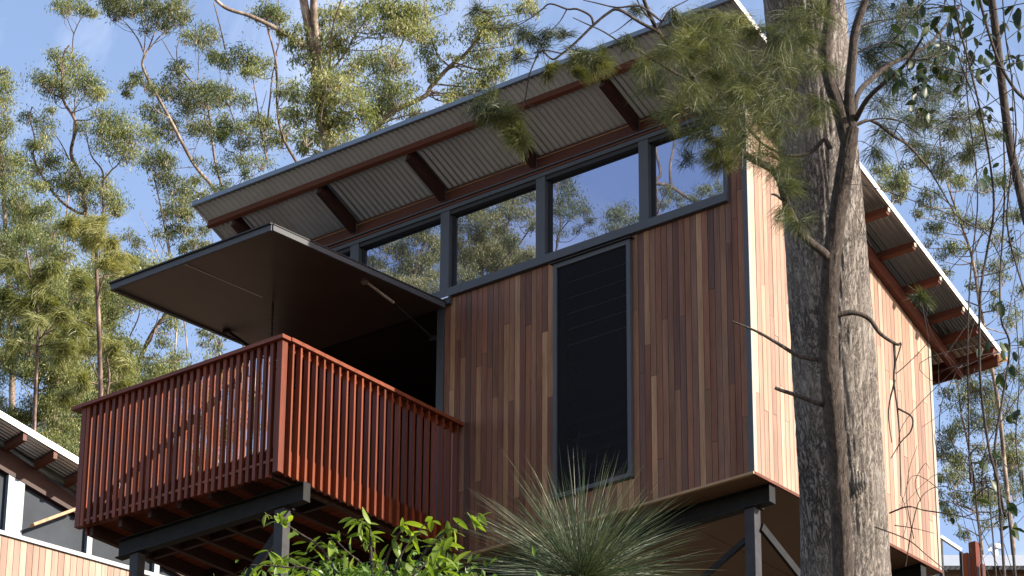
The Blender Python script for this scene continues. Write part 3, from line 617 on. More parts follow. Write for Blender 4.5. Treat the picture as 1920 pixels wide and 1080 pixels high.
gum(70, [([(620,430),(690,260),(733,211),(744,205),(769,194),(800,178),(807,164),(843,125),(871,103),(899,69),(910,50),(925,20)], 8, 3), ([(843,125),(822,105),(808,70),(798,30),(795,0)], 2.5, 1.2), ([(899,69),(925,60),(950,30)], 1.6, .8), ([(733,211),(728,160),(735,120),(765,60)], 3, 1.4)],
    [(700,115,22),(680,105,20),(672,120,16),(735,105,28),(715,132,26),(748,128,26),(712,165,34),(742,175,36),(698,195,32),(680,165,22),(722,215,34),(700,235,26),(762,212,22),(768,45,30),(790,62,28),(802,25,26),(812,70,26),(800,96,22),(838,14,16),(900,45,26),(922,34,28),(890,66,22),(942,55,24),(915,80,26),(958,72,18),(985,8,22),(998,22,14),(900,112,28),(920,132,28),(872,150,24),(890,165,26),(930,142,20),(908,160,20),(850,105,12),(850,172,22),(835,190,18),(978,92,14),(808,112,18),(816,130,12),(770,160,14),(868,180,20),(948,110,18),(812,145,14),(780,215,16)],
    'pale limbed gum leaning right behind the middle of the roof', leaf_px=9, tone=.62)
# lower left wood
gum(62, [([(330,900),(285,780),(260,700),(277,640),(310,590),(330,570)], 7, 4), ([(245,760),(222,690),(207,630),(204,560)], 4, 2), ([(225,700),(240,640),(258,600),(262,580)], 2.6, 1.2)],
    fill(190, 330, 500, 760, 27, 25, .72, holes=[(270,630,50,45),(345,640,50,60)]) + [(322,612,22),(305,640,18),(335,665,16),(290,560,18),(300,700,18),(250,735,20)],
    'forked gum with a pale sunlit trunk seen under the awning tip', tone=.5, bark='bark_pink')
gum(58, [([(62,900),(65,800),(72,700),(66,640),(60,560)], 4, 2), ([(70,720),(95,680),(120,640)], 2, 1), ([(0,628),(30,645),(55,670)], 5, 2.5)],
    fill(0, 150, 440, 860, 27, 29, .9, holes=[(25,615,24,16),(30,740,26,22)]),
    'leafy gum at the left edge standing over the neighbouring roof', tone=.52)
gum(60, [([(150,900),(140,780),(135,690),(150,600),(160,540)], 3.5, 1.6), ([(140,760),(165,700),(190,660)], 1.8, 1)],
    fill(100, 240, 520, 860, 27, 29, .88, holes=[(235,620,20,30)]),
    'leafy gum close behind the left end of the balcony', tone=.55)
gum(76, [([(300,1000),(290,880),(280,780),(300,700)], 4, 2), ([(285,820),(330,740),(360,700)], 2.2, 1)],
    fill(235, 420, 690, 930, 32, 26, .62),
    'gum seen in slivers between the balcony balusters', tone=.5)
gum(82, [([(500,980),(470,860),(440,760),(420,690),(405,640),(396,615)], 3.5, 1.2), ([(440,760),(470,700),(485,660)], 1.6, .8)],
    [(392,632,14),(378,620,10),(405,655,14),(380,645,10),(360,690,16),(400,700,18),(430,720,20),(470,740,20),(450,790,22),(490,800,18),(420,820,22),(480,860,20),(440,690,14),(415,640,10)],
    'thin gum peeping out between the awning and the handrail', tone=.4, leafm='leaf_gum_b')
gum(92, [([(350,640),(318,540),(303,500),(290,460),(277,430),(262,402)], 1.8, .7), ([(300,495),(308,460),(313,440),(300,415)], 1.1, .5)],
    [(240,440,15),(258,455,14),(250,480,18),(270,500,18),(292,508,18),(240,505,20),(285,535,20),(262,530,18),(335,500,13)],
    'bare topped dead sapling in front of the gap of sky left of the awning', tone=.42, leafm='leaf_gum_b')

# right hand wood
gum(78, [([(1660,640),(1668,480),(1672,380),(1675,345)], 3, 1.5)],
    [(1652,322,18),(1668,318,18),(1680,330,20),(1690,345,18),(1672,350,20),(1696,362,14),(1650,345,16),(1700,350,12),(1684,372,12)],
    'round topped gum showing just above the right slope of the roof', tone=.55)
gum(64, [([(1905,1100),(1886,900),(1872,760),(1850,640),(1835,560),(1822,480),(1795,400),(1770,320),(1760,240)], 6, 1.6), ([(1838,575),(1800,560),(1760,545)], 2, 1), ([(1822,480),(1850,420),(1880,370),(1900,300)], 2, 1), ([(1790,390),(1750,360),(1700,340),(1672,260)], 2, .8)],
    [(1728,305,16),(1755,285,20),(1745,365,20),(1775,325,18),(1800,295,20),(1780,395,22),(1815,415,22),(1752,428,18),(1740,455,14),(1768,475,20),(1792,468,18),(1850,345,24),(1860,445,22),(1895,330,22),(1830,245,22),(1900,400,22),(1720,400,12),(1840,500,18),(1770,510,14),(1880,520,20),(1800,340,18),(1700,310,12),(1905,480,20),(1870,580,18),(1780,250,18),(1740,230,16),(1905,600,22)] + fill(1690, 1925, 200, 640, 42, 15, .6, holes=[(1690,260,40,70),(1700,560,60,120)]),
    'pale stemmed gum to the right of the roof slope', tone=.42, leafm='leaf_gum_b', group='gum trees right of the cabin')
gum(72, [([(1850,1100),(1832,960),(1818,850),(1800,760),(1795,700)], 4, 1.4), ([(1822,880),(1790,840),(1775,800)], 1.8, .8), ([(1812,820),(1850,780),(1880,740)], 1.8, .8)],
    [(1780,735,20),(1798,755,26),(1826,728,22),(1785,815,24),(1768,850,24),(1808,855,28),(1848,795,28),(1885,755,28),(1850,865,26),(1788,895,26),(1895,855,30),(1820,935,26),(1868,925,26),(1778,965,18),(1798,700,16),(1830,690,20),(1900,920,26),(1812,795,22),(1850,740,20),(1895,700,22),(1840,900,20)] + fill(1770, 1925, 700, 1010, 36, 17, .7),
    'bushy gum below the gutter at the back corner of the cabin', tone=.48, leafm='leaf_gum_b', group='gum trees right of the cabin')

# gums on the camera side that the clerestory glass reflects
gum(55, [([(760,700),(770,560),(775,490),(800,430),(815,380)], 4, 2), ([(772,520),(740,480),(715,440)], 2.5, 1), ([(640,500),(700,520),(760,520)], 2, 1)],
    fill(676, 825, 425, 560, 30, 24, .85, holes=[(800,500,20,12)]) + [(640,470,18)],
    'golden gum on the slope below, seen reflected in the left window pane', dens=1.7, f=atm, group='gum trees on the camera side of the cabin', tone=.78, leaf_px=7)
gum(50, [([(900,700),(915,560),(930,470),(950,400),(960,360)], 5, 2.5), ([(915,540),(880,480),(870,430)], 3, 1.5), ([(925,500),(970,450),(1000,400)], 3, 1.2)],
    fill(850, 975, 375, 540, 28, 25, .92) + [(990,360,18),(985,470,18),(1000,500,18),(992,420,14)],
    'dense golden gum on the slope below, reflected in the second full pane', dens=1.7, f=atm, group='gum trees on the camera side of the cabin', tone=.78, leaf_px=7)
gum(52, [([(1020,700),(1035,480),(1045,420),(1040,350),(1045,300)], 3, 1.4), ([(1045,430),(1070,400),(1095,390)], 1.6, .7)],
    [(1040,340,20),(1055,330,16),(1035,370,20),(1060,360,22),(1050,400,20),(1075,385,18),(1090,395,16),(1040,430,16),(1080,425,12),(1100,410,10),(1030,390,14)],
    'dark drooping gum on the slope below, reflected left of the blue pane', f=atm, group='gum trees on the camera side of the cabin', tone=.4, leaf_px=7)
gum(60, [([(1150,700),(1160,480),(1165,420)], 3, 1.4)],
    [(1150,400,20),(1170,392,22),(1185,410,20),(1160,425,22),(1135,425,14),(1180,435,20),(1110,440,12),(1140,445,16)],
    'round crowned gum on the slope below, reflected at the foot of the blue pane', f=atm, group='gum trees on the camera side of the cabin', tone=.58, leaf_px=6.5)
gum(48, [([(1230,700),(1225,400),(1222,340),(1232,320),(1222,270),(1228,220)], 5, 3), ([(1222,340),(1250,345),(1280,365),(1310,380),(1330,385)], 5, 3), ([(1252,345),(1250,310),(1255,280),(1262,240)], 4, 2.5)],
    [(1240,350,14),(1262,362,16),(1290,372,14),(1310,355,14),(1340,365,16),(1345,345,16),(1240,378,14),(1270,385,12),(1325,350,12),(1355,375,14)],
    'white limbed gum on the slope below, reflected in the rightmost pane', f=atm, group='gum trees on the camera side of the cabin', tone=.55, leaf_px=7)

# ---- the big furrowed trunk in front of the right wall
DT = 25.2
axis_px = [((1590,1180), 88), ((1587,1080), 84), ((1579,900), 80), ((1565,700), 78.5), ((1557,560), 77), ((1548,450), 76), ((1537,300), 75.5), ((1521,150), 75.5), ((1507,0), 76), ((1496,-130), 75)]
pts = [at(x, y, DT) for (x, y), r in axis_px]; rad = [px_r(r, DT) for _, r in axis_px]
g = toground(pts[0], (.0, 0)); base = g[0]; nb = len(g)
pts = np.array(g + pts); rad = np.array([rad[0]*1.35, rad[0]*1.12, rad[0]*1.04][-nb:] + rad)
# resample
def resample(P, r, step):
    s_ = np.concatenate([[0], np.cumsum(np.linalg.norm(np.diff(P, axis=0), axis=1))]); t = np.arange(0, s_[-1], step)
    return np.stack([np.interp(t, s_, P[:, k]) for k in range(3)], 1), np.interp(t, s_, r)
def smoothed(P, r, it=20):
    for _ in range(it):
        P[1:-1] = (P[:-2]+2*P[1:-1]+P[2:])/4; r[1:-1] = (r[:-2]+2*r[1:-1]+r[2:])/4
    return P, r
def ridged_trunk(P, r, nth, amp, fz, fr, seed):
    """trunk surface pushed out into interlacing vertical ridges"""
    k = len(P); th = np.arange(nth)*2*math.pi/nth; V = np.zeros((k, nth, 3)); 
    A = np.array([1., 0, 0]); B = np.array([0, 1., 0])
    for i in range(k):
        z = P[i][2]
        for j in range(nth):
            cx, sx = math.cos(th[j]), math.sin(th[j])
            n1 = noise.noise((cx*fr+seed, sx*fr, z*fz)); n2 = noise.noise((cx*fr*2.1+9, sx*fr*2.1+seed, z*fz*2.3)); n3 = noise.noise((cx*1.3+seed, sx*1.3, z*.9))
            h = (1-abs(n1)*2.6)*.7 + (1-abs(n2)*2.6)*.35 - .5
            V[i, j] = P[i] + (A*cx+B*sx)*(r[i]*(1+.035*n3) + amp*h)
    q = MB(); i, j = np.meshgrid(np.arange(k-1), np.arange(nth), indexing='ij'); j2 = (j+1) % nth
    q.add(V.reshape(-1, 3), [np.stack([i*nth+j, i*nth+j2, (i+1)*nth+j2, (i+1)*nth+j], -1).reshape(-1, 4)]); return q
Pb, rb = resample(pts, rad, .022); Pb, rb = smoothed(Pb, rb, 200)
big = empty('gum_tree', tuple(base), 'huge grey tree with deeply furrowed bark standing in front of the sunlit wall', 'tree')
ridged_trunk(Pb, rb, 230, .012, 2.2, 13, 3.).build('trunk', M['bark_big'], big, smooth=True)
sc_ = MB(); c = at(1612, 905, DT-px_r(80, DT)); 
for k_ in range(5): sc_.tube([c+up*px_r(28-k_*3, DT)+rt*px_r(-14+k_*6, DT), c+rt*px_r(-10+k_*5, DT), c-up*px_r(30-k_*4, DT)+rt*px_r(-4+k_*3, DT)], [.008, .03, .01], 6, 3)
sc_.build('bark_scar', M['bark_big'], big, smooth=True)
# its crown, above the picture: keeps the tree a tree from elsewhere
cr = MB(); tw = MB(); top = Pb[-1]
for k_ in range(16):
    a = RNG.uniform(0, 6.28); e = top + np.array([math.cos(a)*RNG.uniform(1, 3), math.sin(a)*RNG.uniform(1, 3), RNG.uniform(2.5, 6.5)])
    tw.tube([top, (top+e)/2+[0, 0, .3], e], [.14, .07, .03], 6, 3); crown_clump(cr, tw, e, .8, 260, .1, .5)
tw.build('limb', M['bark_gum'], big, smooth=True); cr.build('crown', M['leaf_gum'], big)

# ---- the she-oak in front of it
DS = 22.3
she = [([(1583,1180),(1582,1080),(1578,1000),(1566,800),(1553,700),(1553,560),(1562,450),(1580,340),(1592,270),(1597,235)], 20, 15.5),
       ([(1590,270),(1572,200),(1555,150),(1549,93),(1556,22),(1562,-60)], 14, 9), ([(1597,240),(1592,190),(1598,111),(1604,55),(1623,0),(1640,-50)], 11, 6),
       ([(1600,230),(1608,178),(1634,148),(1667,122),(1700,105),(1740,85),(1775,45),(1800,10)], 6, 2.4), ([(1604,225),(1627,185),(1664,150),(1700,118),(1730,70)], 5.5, 2.2),
       ([(1602,235),(1634,226),(1675,255),(1700,270),(1728,300),(1750,330),(1790,400)], 4, 1.3), ([(1610,232),(1650,222),(1690,228),(1730,258)], 2, .8),
       ([(1553,482),(1540,470),(1500,435),(1474,380),(1455,325),(1405,295),(1375,268),(1350,225),(1320,180),(1295,140),(1262,92),(1235,60),(1215,20),(1200,-20)], 9, 3.2),
       ([(1557,280),(1545,262),(1520,285),(1480,292),(1430,270),(1398,235)], 5, 1.6), ([(1458,322),(1466,290),(1480,262)], 2.4, 1), ([(1460,300),(1445,293)], 2, 1), ([(1422,292),(1424,262),(1412,250),(1396,225)], 2.2, 1),
       ([(1548,676),(1500,668),(1460,645),(1420,622),(1372,602)], 5, 1.6), ([(1548,762),(1490,740),(1468,733),(1453,727)], 4.5, 3.4), ([(1470,378),(1455,366),(1446,364)], 3, 2),
       ([(1562,592),(1600,586),(1630,598),(1650,625),(1680,645),(1690,643)], 6, 2.2), ([(1676,644),(1678,680),(1676,715),(1683,770),(1687,830),(1689,930)], 2.6, 1), ([(1678,712),(1666,770),(1672,830)], 2, .8), ([(1684,766),(1710,782),(1708,808),(1690,828),(1670,860)], 2.2, .9), ([(1690,645),(1676,700),(1712,672),(1742,640)], 1.4, .6),
       ([(1235,60),(1200,42),(1160,18),(1140,25),(1113,47),(1079,80),(1050,104),(1035,111),(1018,97),(1000,100)], 3.4, 1.4), ([(1113,47),(1107,30),(1082,17),(1063,17),(1032,7),(1015,19),(996,33),(974,46),(950,52)], 2.4, .8),
       ([(1205,100),(1165,80),(1129,58),(1100,45),(1074,33)], 2.0, .9), ([(1290,150),(1250,128),(1205,100)], 3, 2), ([(1052,100),(1018,94),(1004,108),(985,112),(968,120)], 1.5, .6), ([(1010,104),(1004,112),(993,139),(989,160),(984,189),(977,216)], 1.6, .9), ([(983,185),(992,197),(1010,200),(1014,206)], 1.3, .6),
       ([(1240,40),(1200,12),(1157,14),(1120,6),(1093,0)], 2.2, .9), ([(1185,35),(1160,55),(1140,66)], 1.3, .6), ([(1063,17),(1050,40),(1030,60),(1015,75)], 1.2, .5), ([(1232,58),(1255,20),(1290,0)], 2, .9), ([(1225,40),(1205,20),(1190,-10)], 1.8, 1),
       ([(1500,70),(1470,62),(1440,66)], 2, 1), ([(1330,190),(1370,168),(1420,150),(1470,160)], 2.5, 1), ([(1300,145),(1340,118),(1400,100)], 2.2, .8), ([(1240,70),(1262,66),(1290,70),(1310,68),(1330,85)], 2, .8), ([(1604,100),(1650,80),(1690,80)], 2, .8), ([(1600,55),(1640,40),(1680,35)], 2, .8)]
tr = MB(); sk = Skel(); sbase = None
for si, (pl, r0, r1) in enumerate(she):
    dz = 0; n = len(pl); pts = []
    doff = {7: -1.2, 3: .8, 4: -.6, 5: .7}.get(si, 0)
    for k_, (x, y) in enumerate(pl):
        w_ = k_/max(1, n-1); d = DS - px_r(10, DS) + doff*w_
        if si >= 19 and x < 1330: d = DS - 1.2
        if si in (21, 26): d = DS - 1.2
        pts.append(at(x, y, d))
    rad = list(np.linspace(px_r(r0, DS), px_r(r1, DS), n))
    if si == 0:
        g = toground(pts[0]); sbase = g[0]; pts = g + pts; rad = [rad[0]*1.3, rad[0]*1.15, rad[0]*1.05][-len(g):] + rad
    if si == 0: main_p, main_r = np.array(pts), np.array(rad)
    else: tr.tube(pts, rad, 8 if r0 > 4 else 5, 4)
    sk.add(pts, rad)
oak = empty('she_oak', tuple(sbase), 'slim brown she-oak with bare twigs forking in front of the huge grey trunk', 'tree')
Pm, rm_ = resample(main_p, main_r, .03); Pm, rm_ = smoothed(Pm, rm_, 60)
ridged_trunk(Pm, rm_, 48, .006, 5., 4., 11.).build('trunk', M['bark_slim'], oak, smooth=True)
tr.build('branch', M['bark_slim'], oak, smooth=True)
def sprays(mb, tw, items, depth, lpx, tone, wpx=.7, dens=1., dj=.5, skel=None, f=at):
    for (x, y, r, *tn) in items:
        c = f(x, y, depth + RNG.normal()*dj); rw = px_r(r, depth); t0 = tn[0] if tn else tone
        if skel is not None:
            b, br = skel.near(c, 0); tw.tube([b, (b+c)/2+[0, 0, .04], c], [min(br*.6, px_r(2, depth)), px_r(1, depth), px_r(.6, depth)], 4, 3)
        k = max(5, int(r/4)); 
        for _ in range(k):
            d0 = RNG.normal(size=3); d0[2] = d0[2]*.6+.1; d0 /= np.linalg.norm(d0); e = c + d0*rw*RNG.uniform(.3, .75) - np.array([0, 0, rw*.15])
            tw.tube([c, (c+e)/2 + [0, 0, rw*.12], e], [px_r(.8, depth), px_r(.6, depth), px_r(.4, depth)], 3, 1)
            n = int(dens*110); t = RNG.uniform(.1, 1, n)[:, None]; P = c*(1-t)+e*t + RNG.normal(size=(n, 3))*rw*.30
            d1 = d0*.8 + np.array([0, 0, -.25]); Dn = d1/np.linalg.norm(d1) + RNG.normal(size=(n, 3))*.30; Dn /= np.linalg.norm(Dn, axis=1)[:, None]
            mb.blades(P, Dn, px_r(lpx, depth)*RNG.uniform(.6, 1.2, n), px_r(wpx, depth), 3, .30, np.clip(t0+.2*RNG.normal(size=n), 0, 1), .6)
fo = MB(); tw = MB()
mass = [(x, y, r) for x, y, r in [(1290,60,34),(1330,40,40),(1340,75,30),(1465,70,34),(1485,40,36),(1255,95,30),(1300,110,40),(1350,105,44),(1395,135,34),(1455,120,40),(1490,110,34),(1240,135,30),(1290,165,38),(1340,165,44),(1390,165,46),(1440,175,46),(1480,175,34),(1320,215,34),(1370,215,40),(1420,230,44),(1465,235,36),(1400,255,34),(1440,290,36),(1470,310,30),(1465,350,26),(1478,390,20),(1500,420,16),(1220,165,24),(1210,120,20),(1270,200,26),(1505,70,24),(1520,230,20),(1540,190,20),(1545,120,18),(1540,30,24),(1310,250,20),(1250,225,18),(1295,40,22)]]
sprays(fo, tw, mass, DS-.9, 44, .46, dens=.52, dj=.5, wpx=.62)
sprays(fo, tw, [(1290,78,26,.9),(1300,100,22,.85),(1380,35,24,.8),(1345,30,20,.7),(1335,140,22,.7),(1390,170,20,.6),(1420,60,20,.65)], DS-1.5, 34, .8, dens=.9, dj=.1)
sprays(fo, tw, [(1630,50,34),(1660,90,36),(1690,50,36),(1640,130,32),(1680,150,38),(1720,90,38),(1720,170,34),(1650,190,30),(1750,120,34),(1620,100,24),(1700,225,30),(1660,240,28),(1740,215,30),(1765,170,30),(1780,90,32),(1800,150,30),(1780,240,28),(1810,220,28),(1690,20,30),(1730,30,30),(1640,280,16),(1725,270,26),(1770,300,24),(1820,280,24),(1640,10,24),(1725,560,10)], DS+.6, 34, .25, dens=.42, dj=.5, wpx=.9, skel=sk)
# hanging tufts with sunlight put into their tint, dim bare looking sprays along the dead branches
sprays(fo, tw, [(935,205,22,.75),(950,222,24,.85),(968,248,20,.95),(978,262,18,1.),(915,210,18,.5),(1082,112,18,.75),(1115,120,20,.85),(1130,112,14,.85),(1078,140,12,.8),(1028,132,9,.7),(1340,285,20,.85),(1352,305,16,.95),(1345,265,16,.7)], DS-1.2, 34, .8, dens=1., dj=.06)
sprays(fo, tw, [(900,198,26,.15),(925,185,22,.2),(1080,95,20,.3),(1105,100,18,.3),(1010,80,22,.2),(990,65,20,.1),(1030,60,18,.1),(970,110,20,.15),(1060,65,12,.1),(980,60,18,.1),(895,20,14,.1),(1200,20,16,.2),(1180,75,18,.2),(1260,20,20,.25),(1290,300,16,.3),(1330,250,18,.4)], DS-1.25, 26, .2, dens=.4, dj=.1, wpx=.9)
tw.build('twig', M['bark_dark'], oak, kind='stuff'); fo.build('crown', M['leaf_cas'], oak)

# pale she-oak boughs in the lower left wood
def sheoak(depth, stems, items, label, tone, lpx=24, dens=1., leafm='leaf_pale'):
    tr = MB(); sk = Skel(); fo = MB(); b0 = None
    for si, (pl, r0, r1) in enumerate(stems):
        pts = [at(x, y, depth) for x, y in pl]; rad = list(np.linspace(px_r(r0, depth), px_r(r1, depth), len(pl)))
        sk.add(pts, rad)
        if si == 0: g = toground(pts[0]); b0 = g[0]; pts = g+pts; rad = [rad[0]*1.4]*len(g)+rad
        tr.tube(pts, rad, 6, 3)
    root = empty('she_oak', tuple(b0), label, 'tree', 'she-oaks in the wood on the left')
    sprays(fo, tr, items, depth, lpx, tone, dens=dens, dj=.6, skel=sk, wpx=1.1)
    tr.build('trunk', M['bark_pink'], root, smooth=True); fo.build('crown', M[leafm], root); return root
sheoak(52, [([(190,900),(186,640),(181,522),(180,470),(172,440)], 5, 2.5), ([(182,500),(205,470),(215,460)], 2, 1)],
    [(150,425,22),(170,430,24),(190,440,24),(205,450,22),(160,448,20),(140,432,16),(215,480,20),(225,500,18),(130,420,16),(200,500,16),(235,485,14),(185,420,18),(235,520,14)], 'she-oak with a bright yellow green tuft near the middle of the left wood', .8, 22)
sheoak(50, [([(60,900),(68,700),(72,600),(60,530),(50,470)], 4, 2), ([(70,640),(110,600),(140,560)], 2, 1), ([(66,560),(30,540),(0,530)], 1.6, .8)],
    [(x, y, r) for x, y, r, *_ in fill(0, 170, 500, 660, 34, 20, .62)], 'she-oak with feathery boughs at the left edge under the gum crowns', .45, 22)
sheoak(54, [([(210,900),(200,760),(205,700),(190,620)], 3, 1.6), ([(203,740),(180,700),(170,680)], 1.6, .8)],
    [(x, y, r) for x, y, r, *_ in fill(120, 235, 590, 740, 34, 20, .6)], 'she-oak with pale feathery boughs just above the handrail corner', .6, 22)

# ---- vines and broad leaves on the right
DV = 21.
vn = MB(); vsk = Skel()
vines = [([(1925,420),(1915,370),(1893,259),(1874,111),(1859,0),(1850,-60)], 9, 7), ([(1925,190),(1900,165),(1870,110),(1845,30),(1835,-20)], 3.4, 2.6),
    ([(1880,1000),(1870,900),(1850,830),(1835,700),(1840,560),(1852,480),(1862,400),(1860,330),(1842,230),(1815,120),(1795,40),(1790,-20)], 2.8, 1.8),
    ([(1835,1000),(1822,900),(1818,760),(1815,640),(1822,500),(1834,400),(1830,320),(1815,180),(1810,60),(1800,-20)], 2.4, 1.4),
    ([(1905,1080),(1880,960),(1868,850),(1880,760),(1895,650),(1876,600),(1874,520),(1880,420),(1885,330),(1878,230)], 2.8, 1.6),
    ([(1860,1000),(1840,930),(1850,840),(1890,770),(1925,720)], 2, 1.4), ([(1925,560),(1905,500),(1890,420),(1892,330),(1905,250),(1900,150),(1885,60),(1880,-20)], 2.4, 1.6),
    ([(1925,1000),(1915,900),(1905,820),(1912,700),(1900,560)], 2.2, 1.2), ([(1640,988),(1700,1012),(1735,1040),(1775,1072)], 1.6, .9), ([(1668,962),(1700,950),(1735,957),(1790,965),(1840,976),(1880,965)], 1.8, .9),
    ([(1700,1062),(1712,980),(1728,935),(1752,915),(1775,912)], 1.7, .7), ([(1712,1010),(1700,940),(1705,880),(1722,835)], 1.2, .6), ([(1680,985),(1710,990),(1750,1000)], 1.1, .6), ([(1728,940),(1718,905),(1732,870),(1745,880)], 1.1, .5), ([(1760,830),(1762,760),(1790,700),(1810,650),(1830,600)], 1.3, .8),
    ([(1765,835),(1790,880),(1830,915),(1880,930)], 1.3, .7), ([(1690,930),(1700,970),(1690,1010)], 1., .6), ([(1790,400),(1815,420),(1850,440),(1885,500)], 1.8, 1), ([(1785,30),(1800,110),(1830,190),(1850,290)], 1.6, .9)]
for pl, r0, r1 in vines:
    d0 = DV + random.uniform(-.8, .8) if pl[0][0] > 1780 else DV+1.5
    pts = [at(x+random.uniform(-3, 3), y, d0+random.uniform(-.1, .1)) for x, y in pl]; rad = list(np.linspace(px_r(r0, DV), px_r(r1, DV), len(pl)))
    if pl[0][1] >= 900 and pl[0][0] > 1780: 
        g = toground(pts[0]); pts = g[:1] + pts; rad = [rad[0]*1.2] + rad
    vn.tube(pts, rad, 6 if r0 > 2.5 else 4, 5); vsk.add(pts, rad)
for _ in range(110):                                       # hair-thin side tendrils
    i = RNG.integers(0, len(vsk.p)); p = vsk.p[i]
    if p[2] < -3 or (p-CAM)@rt/((p-CAM)@fw)*F + 960 < 1785: continue
    q_ = p + RNG.normal(size=3)*np.array([.25, .25, .35]); e_ = q_ + np.array([RNG.normal()*.15, RNG.normal()*.15, -RNG.uniform(.1, .5)])
    vn.tube([p, q_, e_], [px_r(1., DV), px_r(.8, DV), px_r(.5, DV)], 4, 5)
vb = at(1905, 1080, DV); vroot = empty('climbing_vine', (float(vb[0]), float(vb[1]), float(ground(vb[0], vb[1]))), 'tangled climbing vine with dark broad leaves hanging at the right edge', 'vine')
vn.build('stem', M['bark_dark'], vroot, smooth=True)
def leafmesh(name, L_, W_, fold, m, segs=4):
    """one broad leaf: folded along its midrib and curved"""
    V = []; F4 = []
    for i in range(segs+1):
        t = i/segs; w_ = W_*math.sin(math.pi*min(1, t*.93+.04))**.75*.5*(1-.25*t); z = -.18*L_*t*t
        V += [(-w_, t*L_, z+fold*w_), (0, t*L_, z), (w_, t*L_, z+fold*w_)]
    q = MB()
    for i in range(segs): a = i*3; F4 += [(a, a+1, a+4, a+3), (a+1, a+2, a+5, a+4)]
    q.add(V, [F4]); me = q.mesh(name); me.materials.append(m); me.polygons.foreach_set('use_smooth', np.ones(len(me.polygons), bool)); return me
def put_leaf(me, p, d, parent, s_=1.):
    o = bpy.data.objects.new('leaf', me); COL.objects.link(o); o.parent = parent
    d = Vector(d).normalized(); n = Vector(RNG.normal(size=3)*.45) + Vector((0, 0, 1)); x = d.cross(n).normalized(); n = x.cross(d)
    o.matrix_local = Matrix.Translation(Vector(p - ORG[parent.name])) @ Matrix((x, d, n)).transposed().to_4x4() @ Matrix.Scale(s_, 4)
vleafs = [leafmesh('vine_leaf', px_r(25, DV)*k_, px_r(15, DV)*k_, .3, M['vine_leaf']) for k_ in (.75, 1., 1.3)]
spots = []
for x, y, r, n in [(1720,15,40,12),(1770,10,30,9),(1800,40,40,12),(1850,30,40,12),(1790,95,40,14),(1745,110,30,10),(1710,120,34,14),(1690,150,26,12),(1730,160,30,12),(1775,140,30,10),(1820,110,36,14),(1850,80,30,10),(1690,60,24,6),(1860,130,30,12),(1800,170,30,9),(1895,40,30,10),(1900,110,30,8),(1840,200,26,6),(1720,205,24,6),(1880,700,26,8),(1860,640,24,5),(1900,650,26,8),(1875,560,20,4),(1850,860,28,7),(1880,930,28,9),(1840,940,20,4),(1905,800,24,5),(1895,460,26,5),(1870,330,26,7),(1885,240,28,8),(1840,300,20,4),(1785,975,12,3),(1905,980,24,6)]:
    for _ in range(int(n*.85)): spots.append((x+RNG.normal()*r*.55, y+RNG.normal()*r*.55))
for x, y in spots:
    p = at(x, y, DV+RNG.normal()*.35); d = RNG.normal(size=3)*.6; d[2] -= .7; put_leaf(vleafs[RNG.integers(0, 3)], p, d, vroot, RNG.uniform(.7, 1.15))
vt = MB()                                                 # leaf stalks down to the nearest stem
for x, y, r in [(1720,15,1),(1770,10,1),(1800,60,1),(1745,110,1),(1700,140,1),(1775,140,1),(1820,110,1),(1690,60,1),(1720,205,1),(1880,700,1),(1850,860,1),(1880,930,1),(1895,460,1)]:
    c = at(x, y, DV); b, br = vsk.near(c, -5); vt.tube([b, (b+c)/2+[0, 0, .06], c], [px_r(1.4, DV), px_r(1.1, DV), px_r(.8, DV)], 4, 4)
    for _ in range(5): e_ = c + RNG.normal(size=3)*px_r(26, DV); vt.tube([c, e_], [px_r(.9, DV), px_r(.5, DV)], 3, 1)
vt.build('twig', M['bark_dark'], vroot, kind='stuff')

# ---- green shrub at the bottom
DB = 19.4
sb = at(700, 1200, DB); shr = empty('leafy_shrub', (float(sb[0]), float(sb[1]), float(ground(sb[0], sb[1]))), 'bright green broad leaved shrub below the balcony', 'shrub')
st = MB(); tips = []
org = at(705, 1260, DB); st.tube([ORG[shr.name]-[0, 0, .2], org], [.03, .02], 6, 1)
stems = [[(500,950),(560,985),(620,1040)],[(470,1045),(540,1050),(600,1070)],[(690,985),(700,1010),(705,1060)],[(655,955),(690,975),(695,1010)],[(760,970),(740,1000),(720,1060)],[(800,965),(770,1000),(740,1060)],[(900,950),(850,975),(790,1030)],[(860,965),(820,1000),(780,1050)],[(600,1000),(640,1030),(680,1080)],[(620,990),(650,1020),(690,1070)],[(850,1040),(800,1060),(760,1100)],[(900,1062),(850,1075),(800,1110)],[(560,1030),(610,1050),(660,1090)],[(540,1070),(600,1090),(660,1120)],[(700,1040),(702,1070),(705,1110)],[(780,1025),(760,1050),(730,1100)],[(830,1010),(800,1040),(760,1090)],[(650,1050),(670,1080),(690,1120)],[(500,1020),(560,1050),(620,1090)]]
sleafs = [leafmesh('shrub_leaf', px_r(38, DB)*k_, px_r(15, DB)*k_, .3, M['shrub_leaf'], 5) for k_ in (.75, .95, 1.15)]
cnt = 0
for pl in stems:
    d = DB + RNG.normal()*.25; pts = [org] + [at(x, y+14, d) for x, y in pl[::-1]]
    st.tube(pts, [.012, .008, .005, .003], 5, 4); P3 = np.array(pts[1:]); 
    n = 15
    for k_ in range(n):
        t = RNG.uniform(0, 1)**.6*2; i = min(1, int(t)); p = P3[i]*(1-(t-i)) + P3[i+1]*(t-i) + RNG.normal(size=3)*px_r(6, DB)
        ax = (P3[2]-P3[0]); ax /= np.linalg.norm(ax); dd = RNG.normal(size=3)*.75 + ax*.55; dd[2] -= .6
        put_leaf(sleafs[RNG.integers(0, 3)], p, dd, shr, RNG.uniform(.65, 1.1)); cnt += 1
st.build('stem', M['bark_slim'], shr, smooth=True)
